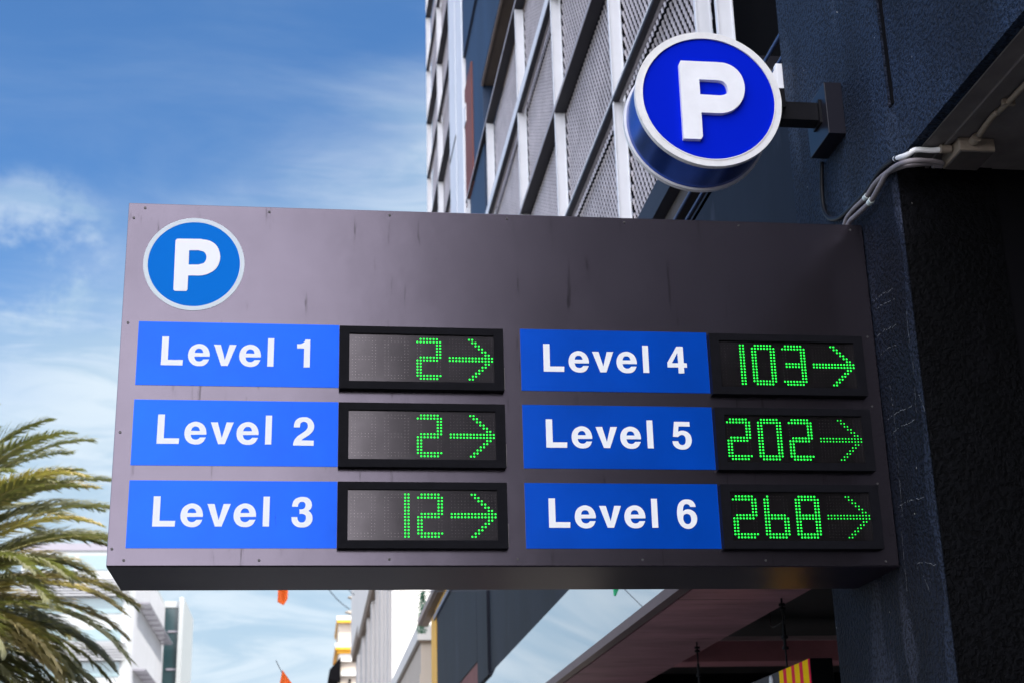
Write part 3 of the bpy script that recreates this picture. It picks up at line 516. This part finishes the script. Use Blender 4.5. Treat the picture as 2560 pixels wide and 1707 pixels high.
for z in (8.85, 12.0, 15.2, 18.3, 21.4, 24.6):
    MB().mat('rail').box(XF-.003, XF+.055, 28.9, 35.03, z, z+.04).mat('lip').box(XF+.060, XF+.088, 28.9, 35.03, z-.004, z+.03).build('middle_rail', None, wing)
zs = [7.3, 8.85, 10.4, 12.0, 13.6, 15.2, 16.75, 18.3, 19.85, 21.4, 23.0, 24.6, 26.2]
first = {}
for (y0, y1) in ((28.95, 31.9), (31.9, 35.0)):
    for z0, z1 in zip(zs[:-1], zs[1:]):
        k = y0
        if k not in first: first[k] = (mesh_panel(y0+.025, y1-.025, z0+.05, z0+1.55).build('mesh_panel', 'mesh', wing))
        else:
            c = first[k].copy(); COL.objects.link(c); c.parent = wing; c.location = Vector((XF+.143, (y0+y1)/2, (z0+.05+z0+1.55)/2))-WL[wing.name]
MB().box(XF+.30, XF+6, 26.2, 34.9, 7.3, 27).build('inner_wall', 'cream', wing)
# brown eave with pipes, and the yellow corner post under it
ev = MB().mat('brown').box(XF-.16, XF+.02, 26.5, 36.0, 7.10, 7.24).mat('brownl').box(XF-.22, XF-.16, 26.5, 36.1, 7.14, 7.27)
ev.build('brown_eave', None, wing)
MB().box(XF-.06, XF+.0, 25.6, 33.6, 6.86, 6.95).build('eave_gutter', 'bluerail', wing)
MB().box(XF-.03, XF+.01, 25.6, 33.4, 6.98, 7.09).build('yellow_trim', 'yellow', wing)
yp = MB().box(XF-.02, XF+.5, 33.2, 34.6, 0, 7.05)
yp.add([(XF-.03, 33.19, 6.2), (XF+.12, 33.19, 6.2), (XF+.42, 33.19, 7.04), (XF-.03, 33.19, 7.04), (XF-.03, 33.2, 6.2), (XF+.12, 33.2, 6.2), (XF+.42, 33.2, 7.04), (XF-.03, 33.2, 7.04)],
       [(0, 1, 2, 3), (4, 7, 6, 5), (0, 4, 5, 1), (1, 5, 6, 2), (2, 6, 7, 3), (3, 7, 4, 0)])
yp.build('yellow_corner_post', 'yellow', wing)

# ================================================================ level board
sg = thing('parking_level_board', (XF, 7.3, 2.946), 'long dark metal parking board with blue Level 1 to Level 6 panels and green counters', 'sign')
X0, X1, Z0, Z1 = -.902, 2.868, 2.946, 4.756
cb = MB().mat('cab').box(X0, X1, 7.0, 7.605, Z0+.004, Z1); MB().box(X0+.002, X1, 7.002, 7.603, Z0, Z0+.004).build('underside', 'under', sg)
cb.build('cabinet', None, sg, bevel=.004)
MB().box(X0+.004, X1, 6.998, 7.0, Z0+.002, Z0+.0045).build('seam', 'bezel', sg)
EC = (-.5725, 4.4385)
em = MB().mat('rim').ring(EC, .2435, .2215, 6.9975, 6.9995).mat('eblue').cyl(EC, .2215, 6.998, 6.9995, 96).build('parking_emblem', None, sg)
glyph('PE', EC[0], EC[1], 6.9962, .0017, 'letter', 'white', em)
rows = [(3.8161, 4.1347, 3.9168, 4.118), (3.4240, 3.7436, 3.5290, 3.731), (3.0331, 3.3518, 3.1345, 3.342)]
seg = {'0': 'abcdef', '1': 'bc', '2': 'abged', '3': 'abgcd', '6': 'fgedc', '8': 'abcdefg'}
def dots(ch):
    d = set(); sgm = seg[ch]
    if 'a' in sgm: d |= {(c, 0) for c in range(1, 7)} | {(c, 1) for c in range(0, 8)}
    if 'd' in sgm: d |= {(c, 13) for c in range(1, 7)} | {(c, 12) for c in range(0, 8)}
    if 'f' in sgm: d |= {(c, r) for c in (0, 1) for r in range(2, 6)}
    if 'b' in sgm: d |= {(c, r) for c in (6, 7) for r in range(2, 6)}
    if 'e' in sgm: d |= {(c, r) for c in (0, 1) for r in range(8, 12)}
    if 'c' in sgm: d |= {(c, r) for c in (6, 7) for r in range(8, 12)}
    if 'g' in sgm: d |= {(c, 6) for c in range(1, 7)} | {(c, 7) for c in range(1, 7)}
    if ch == '1': return {(c, r) for c in (6, 7) for r in range(14)}
    if ch == '2': d |= {(7, 6), (0, 7)}
    if ch == '3': d |= {(7, 6), (7, 7)}
    if ch == '0': d |= {(c, r) for c in (0, 1, 6, 7) for r in (6, 7)}
    if ch == '6': d = (d - {(0, 0)}) | {(1, 0), (0, 1), (1, 1), (0, 6), (0, 7), (7, 7)}
    if ch == '8': d |= {(0, 7), (7, 7), (0, 6), (7, 6)}
    return d
arrow = {(c, r) for c in range(14) for r in (6, 7)} | {(6+r, r) for r in range(6)} | {(7+r, r) for r in range(6)} | {(19-r, r) for r in range(8, 14)} | {(20-r, r) for r in range(8, 14)}
full = dots('8') | {(0, 6), (7, 6), (0, 7), (7, 7)}
def dotmesh(ds, ox, oz, y, r, n=10):
    p = MB()
    for c, q in sorted(ds):
        x = ox+c*.016; z = oz-q*.01555
        vs = [(x+r*math.cos(2*math.pi*k/n), y, z+r*math.sin(2*math.pi*k/n)) for k in range(n)]
        vs2 = [(x+r*.55*math.cos(2*math.pi*k/n), y-.0016, z+r*.55*math.sin(2*math.pi*k/n)) for k in range(n)]
        p.add(vs+vs2, [tuple(range(n, 2*n))]+[(k, (k+1) % n, n+(k+1) % n, n+k) for k in range(n)])
    return p
nums = ['  2', '  2', ' 12', '103', '202', '268']
for lv in range(6):
    colm, row = divmod(lv, 3); px0 = -.8197 if colm == 0 else 1.0302; px1 = .1385 if colm == 0 else 1.9807
    zb, zt, base, dtop = rows[row]
    pn = MB().box(px0, px1, 6.997, 6.9995, zb, zt).build('level_panel', 'blue', sg)
    ox = px0+.1137
    for k in ('L', 'e', 'v', 'e2', 'l', str(lv+1)):
        glyph(k, ox, base, 6.9955, .0014, 'letter', 'white', pn)
    dx = .1395 if colm == 0 else 1.9825; dw = .8005; dh = .3165; zd = dtop-dh; yf = 6.955; fr = .040
    sxa, sxb, sza, szb = dx+.048, dx+dw-.048, zd+.038, dtop-.036
    f = MB()
    f.box(dx, dx+dw, yf, 6.9995, szb, dtop); f.box(dx, dx+dw, yf, 6.9995, zd, sza)
    f.box(dx, sxa, yf, 6.9995, sza, szb); f.box(sxb, dx+dw, yf, 6.9995, sza, szb)
    dsp = f.build('counter_display', 'bezel', sg)
    MB().box(sxa, sxb, 6.9665, 6.9995, sza, szb).build('screen', 'screen', dsp)
    yl = 6.9655; oz = dtop-.0575; um = []
    for mi, ch in enumerate(nums[lv]):
        mxo = dx+.063+mi*.1575
        lit = dots(ch) if ch != ' ' else set()
        if lit: dotmesh(lit, mxo, oz, yl, .0046).build('lit_digit', 'led', dsp)
        um.append(dotmesh(full-lit, mxo, oz, yl+.0006, .0021, 6))
    dotmesh(arrow, dx+.536, oz, yl, .0046 if lv < 4 else .0036).build('lit_arrow', 'led' if lv < 4 else 'leddim', dsp)
    um.append(dotmesh({(c, r) for c in range(14) for r in range(14)}-arrow, dx+.536, oz, yl+.0006, .0019, 6))
    ua = MB().mat('ledoff')
    for q in um: ua.add(q.v, q.f)
    ua.build('unlit_dots', None, dsp)
    if colm == 0: MB().box(dx+dw+.001, dx+dw+.0045, 6.965, 6.9995, zd+.01, zd+.12).build('hinge', 'screwc', dsp)
for x, z in [(-.822, 4.73), (-.216, 4.728), (.384, 4.73), (.98, 4.73), (1.59, 4.73), (2.196, 4.73), (2.80, 4.725), (-.874, 4.675), (-.871, 4.127), (-.876, 3.582), (-.881, 3.029),
             (-.825, 2.977), (-.216, 2.977), (.384, 2.982), (.989, 2.982), (1.59, 2.98), (2.196, 2.977), (2.799, 2.972), (2.80, 3.36), (2.815, 3.76), (2.83, 4.13)]:
    s_ = MB().mat('screw').cyl((x, z), .0062, 6.9965, 6.9995, 16).mat('screwc').ring((x, z), .0042, .0028, 6.9958, 6.9965, 16)
    s_.build('screw', None, sg)
MB().box(2.70, XF-.004, 7.605, 7.75, 2.98, 4.7).build('wall_bracket', 'black', sg)

# ================================================================ round P sign
rp = thing('round_parking_sign', (XF, 7.24, 5.49), 'round blue drum sign with raised white P on a black arm fixed to the wall', 'sign')
C_ = (2.104, 5.496); yd0, yd1 = 7.05, 7.375
MB().cyl(C_, .392, yd0+.02, yd1-.02, 128).build('drum', 'drum', rp, smooth=True)
rm = MB().ring(C_, .405, .3665, yd0-.004, yd0+.028, 128); rm.ring(C_, .3695, .364, yd0-.008, yd0-.004, 128)
rm.build('front_rim', 'drim', rp, smooth=True)
MB().ring(C_, .405, .36, yd1-.03, yd1, 128).build('back_rim', 'drim', rp, smooth=True)
MB().cyl(C_, .3665, yd0+.004, yd0+.02, 128).build('blue_face', 'pblue', rp, smooth=True)
glyph('PR', C_[0], C_[1], yd0-.024, .028, 'raised_letter', 'pw', rp, bevel=.005)
MB().box(C_[0]+.37, 2.76, 7.17, 7.27, 5.455, 5.565).build('arm', 'black', rp, bevel=.003)
MB().box(C_[0]+.385, 2.56, 7.12, 7.32, 5.50, 5.62).build('arm_collar', 'black', rp, bevel=.004)
MB().mat('mount').box(2.774, XF, 7.085, 7.40, 5.335, 5.648).build('mount_box', None, rp, bevel=.003)
MB().box(2.760, 2.774, 7.16, 7.28, 5.44, 5.58).build('arm_flange', 'black', rp)

# ---------------------------------------------------------------- white fitting behind the wall edge
wf = thing('white_bracket', (XF, 8.1, 6.05), 'white flared bracket fixed at the dark wall edge behind the round sign', 'bracket')
MB().box(2.84, 2.885, 8.02, 8.07, 6.02, 6.30).build('wall_plate', 'pw', wf, bevel=.004)
a = MB(); a.add([(2.79, 8.02, 6.19), (2.84, 8.02, 6.27), (2.84, 8.02, 6.08), (2.79, 8.02, 6.15), (2.70, 8.04, 6.19), (2.70, 8.04, 6.14),
                 (2.79, 8.06, 6.19), (2.84, 8.06, 6.27), (2.84, 8.06, 6.08), (2.79, 8.06, 6.15), (2.70, 8.06, 6.19), (2.70, 8.06, 6.14)],
                [(0, 3, 2, 1), (4, 5, 3, 0), (6, 7, 8, 9), (10, 6, 9, 11), (0, 1, 7, 6), (4, 0, 6, 10), (3, 9, 8, 2), (5, 11, 9, 3), (4, 10, 11, 5)])
a.build('flared_arm', 'pw', wf)

# ================================================================ cables and junction box on the wall
xc = XF-.018
blk = [(xc, y, z) for y, z in [(7.448, 5.341), (7.494, 5.181), (7.488, 5.065), (7.419, 4.982), (7.307, 4.928), (7.189, 4.903), (6.955, 4.887), (6.818, 4.885), (6.636, 4.902), (6.455, 4.874)]]
tagd(MB().tube(blk, .0135, 10, smooth=4).build('power_cable', 'bcable', smooth='all'), 'black cable dropping from the round sign mount and curving along the wall', 'cable')
wc = thing('white_conduit', (XF, 6.3, 4.83), 'white taped flexible conduit entering the left end of the junction box', 'conduit')
wpts = [(xc, 6.455, 4.874), (xc, 6.327, 4.828), (XF+.02, 6.29, 4.842), (XF+.10, 6.28, 4.838), (3.03, 6.25, 4.835)]
MB().tube(wpts, .0145, 12, smooth=5).build('sleeve', 'wcable', wc, smooth='all')
for q, (A_, B_) in enumerate((((xc, 6.44, 4.868), (xc, 6.40, 4.853)), ((XF-.012, 6.31, 4.833), (XF+.01, 6.296, 4.84)))):
    MB().tube([A_, B_], .0158, 12).build('tape_band', 'bcable', wc, smooth=True)
def gcab(pts, label, cleat):
    t_ = thing('grey_cable', pts[0], label, 'cable', 'grey cables above the board')
    MB().tube(pts, .0135, 10, smooth=5).build('sheath', 'gcable', t_, smooth='all')
    c_ = Vector(pts[cleat]); d = (Vector(pts[cleat+1])-Vector(pts[cleat-1])).normalized()
    MB().tube([c_-d*.018, c_+d*.018], .0165, 10).build('cleat', 'cleat', t_, smooth=True)
gcab([(3.045, 6.36, 4.815), (2.95, 6.35, 4.80), (xc, 6.359, 4.789), (xc, 6.566, 4.852), (xc, 6.733, 4.871), (xc, 6.871, 4.857), (xc, 7.077, 4.871), (xc, 7.20, 4.85), (xc, 7.33, 4.72)], 'grey cable bending above the board top, the upper one of the pair', 5)
gcab([(3.045, 6.34, 4.80), (2.96, 6.30, 4.79), (xc-.022, 6.28, 4.772), (xc-.022, 6.50, 4.825), (xc-.022, 6.62, 4.81), (xc-.022, 6.77, 4.785), (xc-.022, 6.98, 4.80), (xc-.022, 7.10, 4.80), (xc-.022, 7.25, 4.70)], 'grey cable bending above the board top, the lower one of the pair', 5)
jb = thing('junction_box', (3.15, 6.26, 4.78), 'dirty cream metal junction box screwed under the entrance soffit', 'junction box')
MB().box(3.06, 3.24, 6.17, 6.38, 4.79, 4.858).build('body', 'conduit', jb, bevel=.004)
MB().box(3.067, 3.233, 6.177, 6.373, 4.785, 4.79).build('cover_plate', 'slab', jb)
MB().tube([(3.00, 6.25, 4.833), (3.05, 6.25, 4.833)], .022, 12).build('gland', 'conduit', jb, smooth=True)
MB().tube([(3.13, 6.12, 4.835), (3.13, 6.17, 4.835)], .024, 12).build('gland', 'conduit', jb, smooth=True)
MB().tube([(3.0, 6.36, 4.80), (3.05, 6.36, 4.80)], .016, 12).build('gland', 'gcable', jb, smooth=True)
cd = thing('soffit_conduit', (3.13, 4, 4.84), 'thin cream conduit running along the entrance soffit to the junction box', 'conduit')
MB().tube([(3.13, 6.10, 4.835), (3.12, 5.9, 4.842), (3.135, 5.6, 4.842), (3.15, 3.0, 4.842), (3.15, -4, 4.842)], .014, 10, smooth=5).build('pipe', 'conduit', cd, smooth='all')
MB().box(3.105, 3.165, 5.78, 5.80, 4.83, 4.858).build('saddle', 'conduit', cd)

# ================================================================ hanging shop sign under the arcade
hs = thing('hanging_shop_sign', (3.52, 10.4, 2.3), 'black hanging shop sign with red and yellow striped end and white script', 'sign')
xs, ys, zt_ = 3.53, 10.42, 2.955
MB().box(xs, xs+.165, ys, 15.0, 2.15, zt_).build('sign_box', 'bblk', hs)
MB().box(xs+.004, xs+.16, ys-.006, ys, 2.15, zt_-.002).build('end_cap', 'void', hs)
st = [(0.0, .035, 'bred'), (.035, .16, 'byel'), (.16, .235, 'bred'), (.235, .35, 'byel'), (.35, .42, 'bred'), (.42, .545, 'byel'), (.545, .62, 'bred'), (.62, .72, 'byel')]
sp = MB()
for a_, b_, k in st: sp.mat(k).box(xs-.004, xs, ys+a_, ys+b_, 2.15, zt_-.002)
sp.build('striped_panel', None, hs)
# tops of the white script letters (the rest is cut off below the photograph)
def scr(pts, r=.016):
    return MB().tube([(xs-.004, ys+y, z+.075) for y, z in pts], r, 6, smooth=5).build('script_letter', 'white', hs, smooth='all')
scr([(.98, 2.60), (.955, 2.76), (.93, 2.86), (.90, 2.82), (.92, 2.76), (.99, 2.70)], .013)
scr([(1.14, 2.80), (1.13, 2.62), (1.06, 2.60), (1.05, 2.81), (1.05, 2.62)], .012)
scr([(1.25, 2.78), (1.22, 2.80), (1.20, 2.70), (1.25, 2.62), (1.29, 2.70), (1.25, 2.78)], .012)
for y, top, lbl in ((11.10, 3.495, 'black threaded hanger rod nearest the striped sign end'), (13.4, 3.495, 'black threaded hanger rod farther along the shop sign')):
    x = 3.58 if y < 12 else 3.50
    h = thing('hanger_rod', (x, y, 2.95), lbl, 'hanger rod', 'rods holding the shop sign')
    MB().tube([(x, y, 2.955), (x, y, top)], .007, 8).build('rod', 'black', h, smooth=True)
    for z in (top-.05, top-.08, 3.12, 3.20):
        MB().tube([(x, y, z-.010), (x, y, z+.010)], .024, 6).build('nut', 'black', h)
    MB().tube([(x, y, 3.12), (x, y, 3.30)], .012, 8).build('turnbuckle', 'black', h, smooth=True)
    if y < 12:
        MB().tube([(x, y, 3.42), (x+.02, y+.02, 3.34), (x+.02, y+.35, 3.33), (x+.12, y+.7, 3.50)], .006, 6, smooth=5).build('loose_wire', 'black', h, smooth='all')

# ================================================================ bunting
def flag(u, v, y, shape, label, m, name='pennant'):
    o_ = at(u, v, y); p = MB(); n = len(shape)
    for q in (0, .01): p.v += [(o_.x+a_, o_.y+q+.05*math.sin(a_*9+b_*5), o_.z+b_) for a_, b_ in shape]
    p.f = [list(range(n))[::-1], list(range(n, 2*n))]+[[i, (i+1) % n, n+(i+1) % n, n+i] for i in range(n)]; p.mi = [0]*len(p.f)
    return tagd(p.build(name, m), label, 'pennant', 'street bunting pennants')
flag(707, 1440, 20, [(-.055, 0), (.075, 0), (.07, -.30), (.02, -.385), (-.06, -.34)], 'orange pennant hanging just below the board edge against the sky', 'orange')
flag(706, 1673, 20, [(0, 0), (.16, -.22), (.22, -.5), (-.09, -.5)], 'orange pennant near the street skyline, its tip pointing upward', 'orange')
gp = atx(1541, 1462, 2.78)
flag(1541, 1462, gp.y, [(-.035, 0), (.045, 0), (.04, -.04), (-.015, -.095), (-.035, -.10)], 'small green pennant hanging in front of the sky reflecting glass strip', 'green')
def line(a_, b_, r, label):
    A_, B_ = Vector(a_), Vector(b_); pts = [A_.lerp(B_, t/12)-Vector((0, 0, 1))*(.15*math.sin(math.pi*t/12)) for t in range(13)]
    tagd(MB().tube(pts, r, 5).build('bunting_string', 'string', smooth='all'), label, 'string', 'bunting strings over the street')
line(at(690, 1440, 20), atx(1540, 1448, 2.8), .004, 'thin string behind the board carrying the upper orange pennant')
line(at(690, 1650, 20), at(768, 1720, 21), .005, 'thin string running down past the lower orange pennant')
line(at(800, 1440, 60), at(874, 1522, 62), .018, 'slanting wire ending at the nearer pale roof finial')
line(at(858, 1440, 60), at(886, 1486, 62), .015, 'short slanting wire beside the upper pale roof finial')

# ================================================================ palm
def palm(loc, zc):
    t = thing('palm_tree', (loc[0], loc[1], 0), 'large feathery date palm with arching fronds at the left edge', 'palm tree')
    base = Vector((loc[0], loc[1], zc))
    tr = MB(); pts = []; rs = []
    for i in range(30):
        z = zc*i/29; pts.append((loc[0]+.03*math.sin(z), loc[1], z)); rs.append(.30+.05*math.sin(i*2.4)+(.14 if i > 26 else 0))
    tr.tube(pts, rs, 16).build('trunk', 'bark', t, smooth='all')
    NF = 280; crowns = []
    for k in range(NF):
        f = k/(NF-1)
        az = k*2.39996+random.uniform(-.2, .2)
        el0 = R(86-118*f**.85+random.uniform(-6, 6)); L = random.uniform(3.7, 4.7)*(.82+.18*math.sin(math.pi*min(1, f+.25)))
        p = base+Vector((math.cos(az), math.sin(az), 0))*.18+Vector((0, 0, .35-.6*f)); el = el0; n = 22; P = [p.copy()]; side0 = Vector((-math.sin(az), math.cos(az), 0))
        tw = random.uniform(-.25, .25)
        for i in range(n):
            a_ = az+tw*(i/n)**2
            d = Vector((math.cos(a_)*math.cos(el), math.sin(a_)*math.cos(el), math.sin(el)))
            p = p+d*(L/n); P.append(p.copy()); el -= R(1.3+4.2*(i/n))*(1.0 if el > -1.1 else .2)
        mb = MB().mat('rachis').tube(P, [.026, .004], 5, cap=False)
        mb.mat('frond2' if (f > .80 or random.random() < .22) else 'frond')
        NL = 96
        for j in range(NL):
            s_ = .13+.87*j/NL; ii = s_*n; i0 = min(int(ii), n-1); q = P[i0].lerp(P[i0+1], ii-i0)
            dr = (P[i0+1]-P[i0]).normalized(); sd_ = dr.cross(Vector((0, 0, 1)))
            if sd_.length < .1: sd_ = side0.copy()
            sd_.normalize(); nu = sd_.cross(dr).normalized()
            ll = .58*(math.sin(math.pi*(.12+.80*s_))**.7)*random.uniform(.85, 1.1); wd_ = .022
            for sg_ in (-1, 1):
                ang = R(random.uniform(36, 52)*(1-.35*s_)); lift = random.uniform(.15, .55)
                dl = (dr*math.cos(ang)+sd_*sg_*math.sin(ang)+nu*lift*.5).normalized()
                mid = q+dl*ll*.55; tip = mid+(dl-Vector((0, 0, random.uniform(.15, .55)))).normalized()*ll*.5
                wv = dl.cross(nu*.7+sd_*sg_*.4).normalized()*wd_
                mb.add([q-wv*.5, q+wv*.5, mid+wv, mid-wv, tip], [(0, 1, 2, 3), (3, 2, 4)])
        tp = P[-1]-CAM; crowns.append((1280+FPX*tp.dot(RT)/tp.dot(FW), k, mb))
    crowns.sort(key=lambda q: -q[0])
    for _, _, mb in crowns[:99]: mb.build('frond', None, t)
    rest = MB()
    for _, _, mb in crowns[99:]:
        for key in mb.ms: rest.mat(key)
        o_ = len(rest.v); rest.v += mb.v; rest.f += [[i+o_ for i in f] for f in mb.f]; rest.mi += [rest.ms.index(mb.ms[i]) for i in mb.mi]
    rest.build('inner_fronds', None, t, kind='stuff')
palm((-6.65, 25.0), 5.25)

# ================================================================ left office building far down the street
YO = 140; XO = -15.45
of = thing('office_building', (XO-9, YO+10, 0), 'bright white office block with glass bands and sunshades left of the street', 'building')
ztop = at(240, 1362, 140).z
MB().box(XO-10, XO, YO, 171, 0, ztop).build('body', 'owall', of)
MB().box(XO-10, XO-.1, YO-.15, YO, ztop-.5, ztop+.15).build('roof_edge', 'olouv', of)
def zat(v, y=YO, u=320): return at(u, v, y).z
def win(v0, v1, xs_):
    z1_, z0_ = zat(v0), zat(v1)
    for xa, xb in xs_: MB().box(xa, xb, YO-.06, YO-.01, z0_, z1_).build('window', 'oglass', of)
cols = [(XO-.9-4.5*i-4.1, XO-.9-4.5*i) for i in range(2)]
for v0, v1 in ((1387, 1424), (1495, 1532), (1572, 1600), (1654, 1690), (1731, 1760)): win(v0, v1, cols)
for v0, v1 in ((1445, 1492), (1604, 1652), (1764, 1800)):
    z1_, z0_ = zat(v0), zat(v1); p = MB(); n = 7
    for i in range(n):
        z = z0_+(z1_-z0_)*(i+.5)/n; p.box(XO-9.8, XO-.4, YO-.7, YO-.25, z-.06, z+.06)
    p.build('louvre_bank', 'obank', of)
p = MB()
for i in range(72): p.box(XO, XO+.10, YO+.4+i*.44, YO+.4+i*.44+.2, 2, ztop-.6)
p.build('ribbed_cladding', 'orib', of)
def shade(u0, v0, u1, v1, proj):
    A_, B_ = atx(u0, v0, XO+.12), atx(u1, v1, XO+.12); z = (A_.z+B_.z)/2; p = MB()
    y0, y1 = min(A_.y, B_.y), max(A_.y, B_.y); n = int(proj/.15)
    for i in range(n+1): p.box(XO+.12+i*.15, XO+.12+i*.15+.08, y0, y1, z, z+.08)
    m_ = max(2, int((y1-y0)/3.2))
    for i in range(m_+1):
        yy = y0+(y1-y0)*i/m_; p.box(XO+.12, XO+.12+proj, yy-.06, yy+.06, z-.10, z-.004)
    p.build('sunshade', 'olouv', of)
shade(343, 1502, 404, 1612, 1.05); shade(333, 1658, 392, 1760, 1.05)
dk = MB().box(XO, at(446, 1600, 172).x, 171, 185, 0, at(430, 1521, 172).z); dk.build('dark_glass_wing', 'odark', of)
MB().box(XO, at(446, 1600, 172).x, 170.9, 186, at(430, 1521, 172).z, at(430, 1506, 172).z).build('wing_roof', 'owall', of)
MB().box(at(447, 1600, 172).x, at(458, 1600, 172).x, 170.5, 186, 0, at(452, 1497, 172).z).build('corner_fin', 'owall', of)
for v in (1583, 1677): 
    z = at(430, v, 172).z; MB().box(XO+.5, at(446, 1600, 172).x, 170.88, 170.98, z, z+.18).build('transom', 'olouv', of)
for v in (1521,): pass

# ================================================================ right side of the street, beyond the car park
cr = thing('cream_building', (XF+4, 42, 0), 'low cream building with stepped cornice just past the yellow corner post', 'building')
MB().box(XF+.10, XF+14, 39.35, 51.3, 0, 7.2).build('wall', 'cream', cr)
MB().box(XF+.0, XF+14, 39.2, 51.45, 7.25, 7.62).build('cornice', 'pale', cr)
MB().box(XF+.06, XF+14, 39.28, 51.4, 7.19, 7.25).build('cornice_bed_shade', 'shadow', cr)
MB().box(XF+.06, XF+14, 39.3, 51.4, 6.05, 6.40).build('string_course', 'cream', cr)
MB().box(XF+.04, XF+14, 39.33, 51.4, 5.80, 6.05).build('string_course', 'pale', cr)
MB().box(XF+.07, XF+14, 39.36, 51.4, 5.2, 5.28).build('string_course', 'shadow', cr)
wb = thing('white_building', (XF+8, 70, 0), 'tall white building with pilasters and cornice beyond the cream building', 'building')
MB().box(XF+.22, XF+18, 52.0, 93, 0, 21).build('wall', 'wallg', wb)
MB().box(XF+.05, XF+18, 51.6, 52.0, 0, 19).build('blank_end_wall', 'pale', wb)
for y, w_ in ((54.6, .9), (57.2, .6), (60.3, 1.1), (64.0, .7), (68.2, 1.2), (73.0, .9), (79, 1.3), (86, 1.5)):
    MB().box(XF+.08, XF+.22, y, y+w_, 0, 13.2).build('pilaster', 'palev', wb)
MB().box(XF-.10, XF+.22, 60, 81, 13.45, 19.5).build('parapet', 'pale', wb)
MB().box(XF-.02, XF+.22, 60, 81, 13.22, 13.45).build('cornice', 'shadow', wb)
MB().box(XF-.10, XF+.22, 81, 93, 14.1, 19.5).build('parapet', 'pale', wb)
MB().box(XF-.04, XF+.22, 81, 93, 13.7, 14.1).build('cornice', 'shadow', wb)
for u, v, y in ((741, 0, 0),):
    pass
MB().box(XF-.14, XF-.10, 77, 78.6, 15.6, 17.6).build('wall_vent', 'shadow', wb)
MB().box(XF+.16, XF+.22, 88.5, 89.5, 11.2, 12.6).build('wall_vent', 'void', wb)
def finial(u, v, y, label):
    o_ = at(u, v, y); t = thing('roof_finial', (o_.x, y, o_.z-1.3), label, 'finial', 'pale roof finials')
    p = MB(); a_ = o_
    pr_ = [(0, 0), (.35, -.12), (.9, -.75), (1.35, -1.55), (1.9, -1.9), (1.9, .6), (1.2, .3), (.75, 0.15)]
    n = len(pr_); p.v = [(a_.x+x, y+q, a_.z+z) for q in (0, .7) for x, z in pr_]
    p.f = [list(range(n)), list(range(2*n-1, n-1, -1))]+[[i, n+i, n+(i+1) % n, (i+1) % n] for i in range(n)]; p.mi = [0]*len(p.f)
    p.build('scroll', 'cream', t)
finial(870, 1490, 100, 'upper pale scroll finial on the white building parapet below the board')
finial(863, 1527, 104, 'lower pale scroll finial above the yellow trimmed turret')
# turret
YT = 128
tr_ = thing('yellow_trim_turret', (at(860, 1700, YT).x, YT, 0), 'cream turret with yellow cornices projecting into the street gap', 'building')
def tbox(u0, u1, v0, v1, dy, name, m, yy=YT):
    A_, B_ = at(u0, v0, yy), at(u1, v1, yy); MB().box(A_.x, B_.x, yy, yy+dy, B_.z, A_.z).build(name, m, tr_)
tbox(846, 905, 1552, 1760, 8, 'wall', 'cream')
tbox(842, 905, 1538, 1548, 10, 'cornice', 'pale', YT-.5); tbox(843, 905, 1548, 1554, 9.8, 'cornice', 'yellow', YT-.45)
tbox(838, 905, 1606, 1616, 11, 'cornice', 'pale', YT-.7); tbox(839, 905, 1616, 1622, 10.8, 'cornice', 'yellow', YT-.65); tbox(843, 905, 1622, 1632, 10, 'cornice', 'yellow', YT-.3)
tbox(848, 905, 1634, 1652, 6, 'moulding', 'pale', YT-.25); tbox(848, 905, 1676, 1688, 6, 'moulding', 'pale', YT-.25)
tbox(872, 877, 1696, 1706, .3, 'wall_lamp', 'void', YT-.3)
aw = at(852, 1641, YT-1); aw0 = at(820, 1695, YT-1)
p = MB(); q_ = [(aw.x, aw.z), (aw0.x+(aw.x-aw0.x)*.12, aw0.z+(aw.z-aw0.z)*.42), (aw0.x, aw0.z), (aw.x, aw0.z-.25)]
p.v = [(x, YT-1+d, z) for d in (0, 5) for x, z in q_]; p.f = [[0, 1, 2, 3], [7, 6, 5, 4], [0, 4, 5, 1], [1, 5, 6, 2], [2, 6, 7, 3], [3, 7, 4, 0]]; p.mi = [0]*6
tagd(p.build('black_awning', 'void'), 'small black awning on the turret side beneath its yellow cornice', 'awning')

# hanging plant by the cream building
hp = thing('hanging_plant', (XF+.1, 37.5, 7.6), 'trailing green plant hanging between cream building and brown eave', 'plant')
pb = MB(); c0 = at(1056, 1520, 37.5)
for i in range(900):
    t = random.random(); x = c0.x+random.gauss(0, .055)+.05*(1-t)-.02; z = c0.z+.42-1.0*t; y = 37.5+random.gauss(0, .08)
    if random.random() < .12: x -= random.uniform(0, .1)
    s_ = random.uniform(.018, .04); d = Vector((random.gauss(0, 1), random.gauss(0, 1), random.gauss(-.6, .8))).normalized(); e_ = d.orthogonal().normalized()
    c_ = Vector((x, y, z)); pb.add([c_, c_+d*s_+e_*s_*.5, c_+d*s_*2, c_+d*s_-e_*s_*.5], [(0, 1, 2, 3)])
pb.build('foliage', 'plant', hp)
MB().tube([(c0.x+.03, 37.5, c0.z+.5), (c0.x+.02, 37.5, c0.z-.5)], .01, 5).build('stem', 'bark', hp)
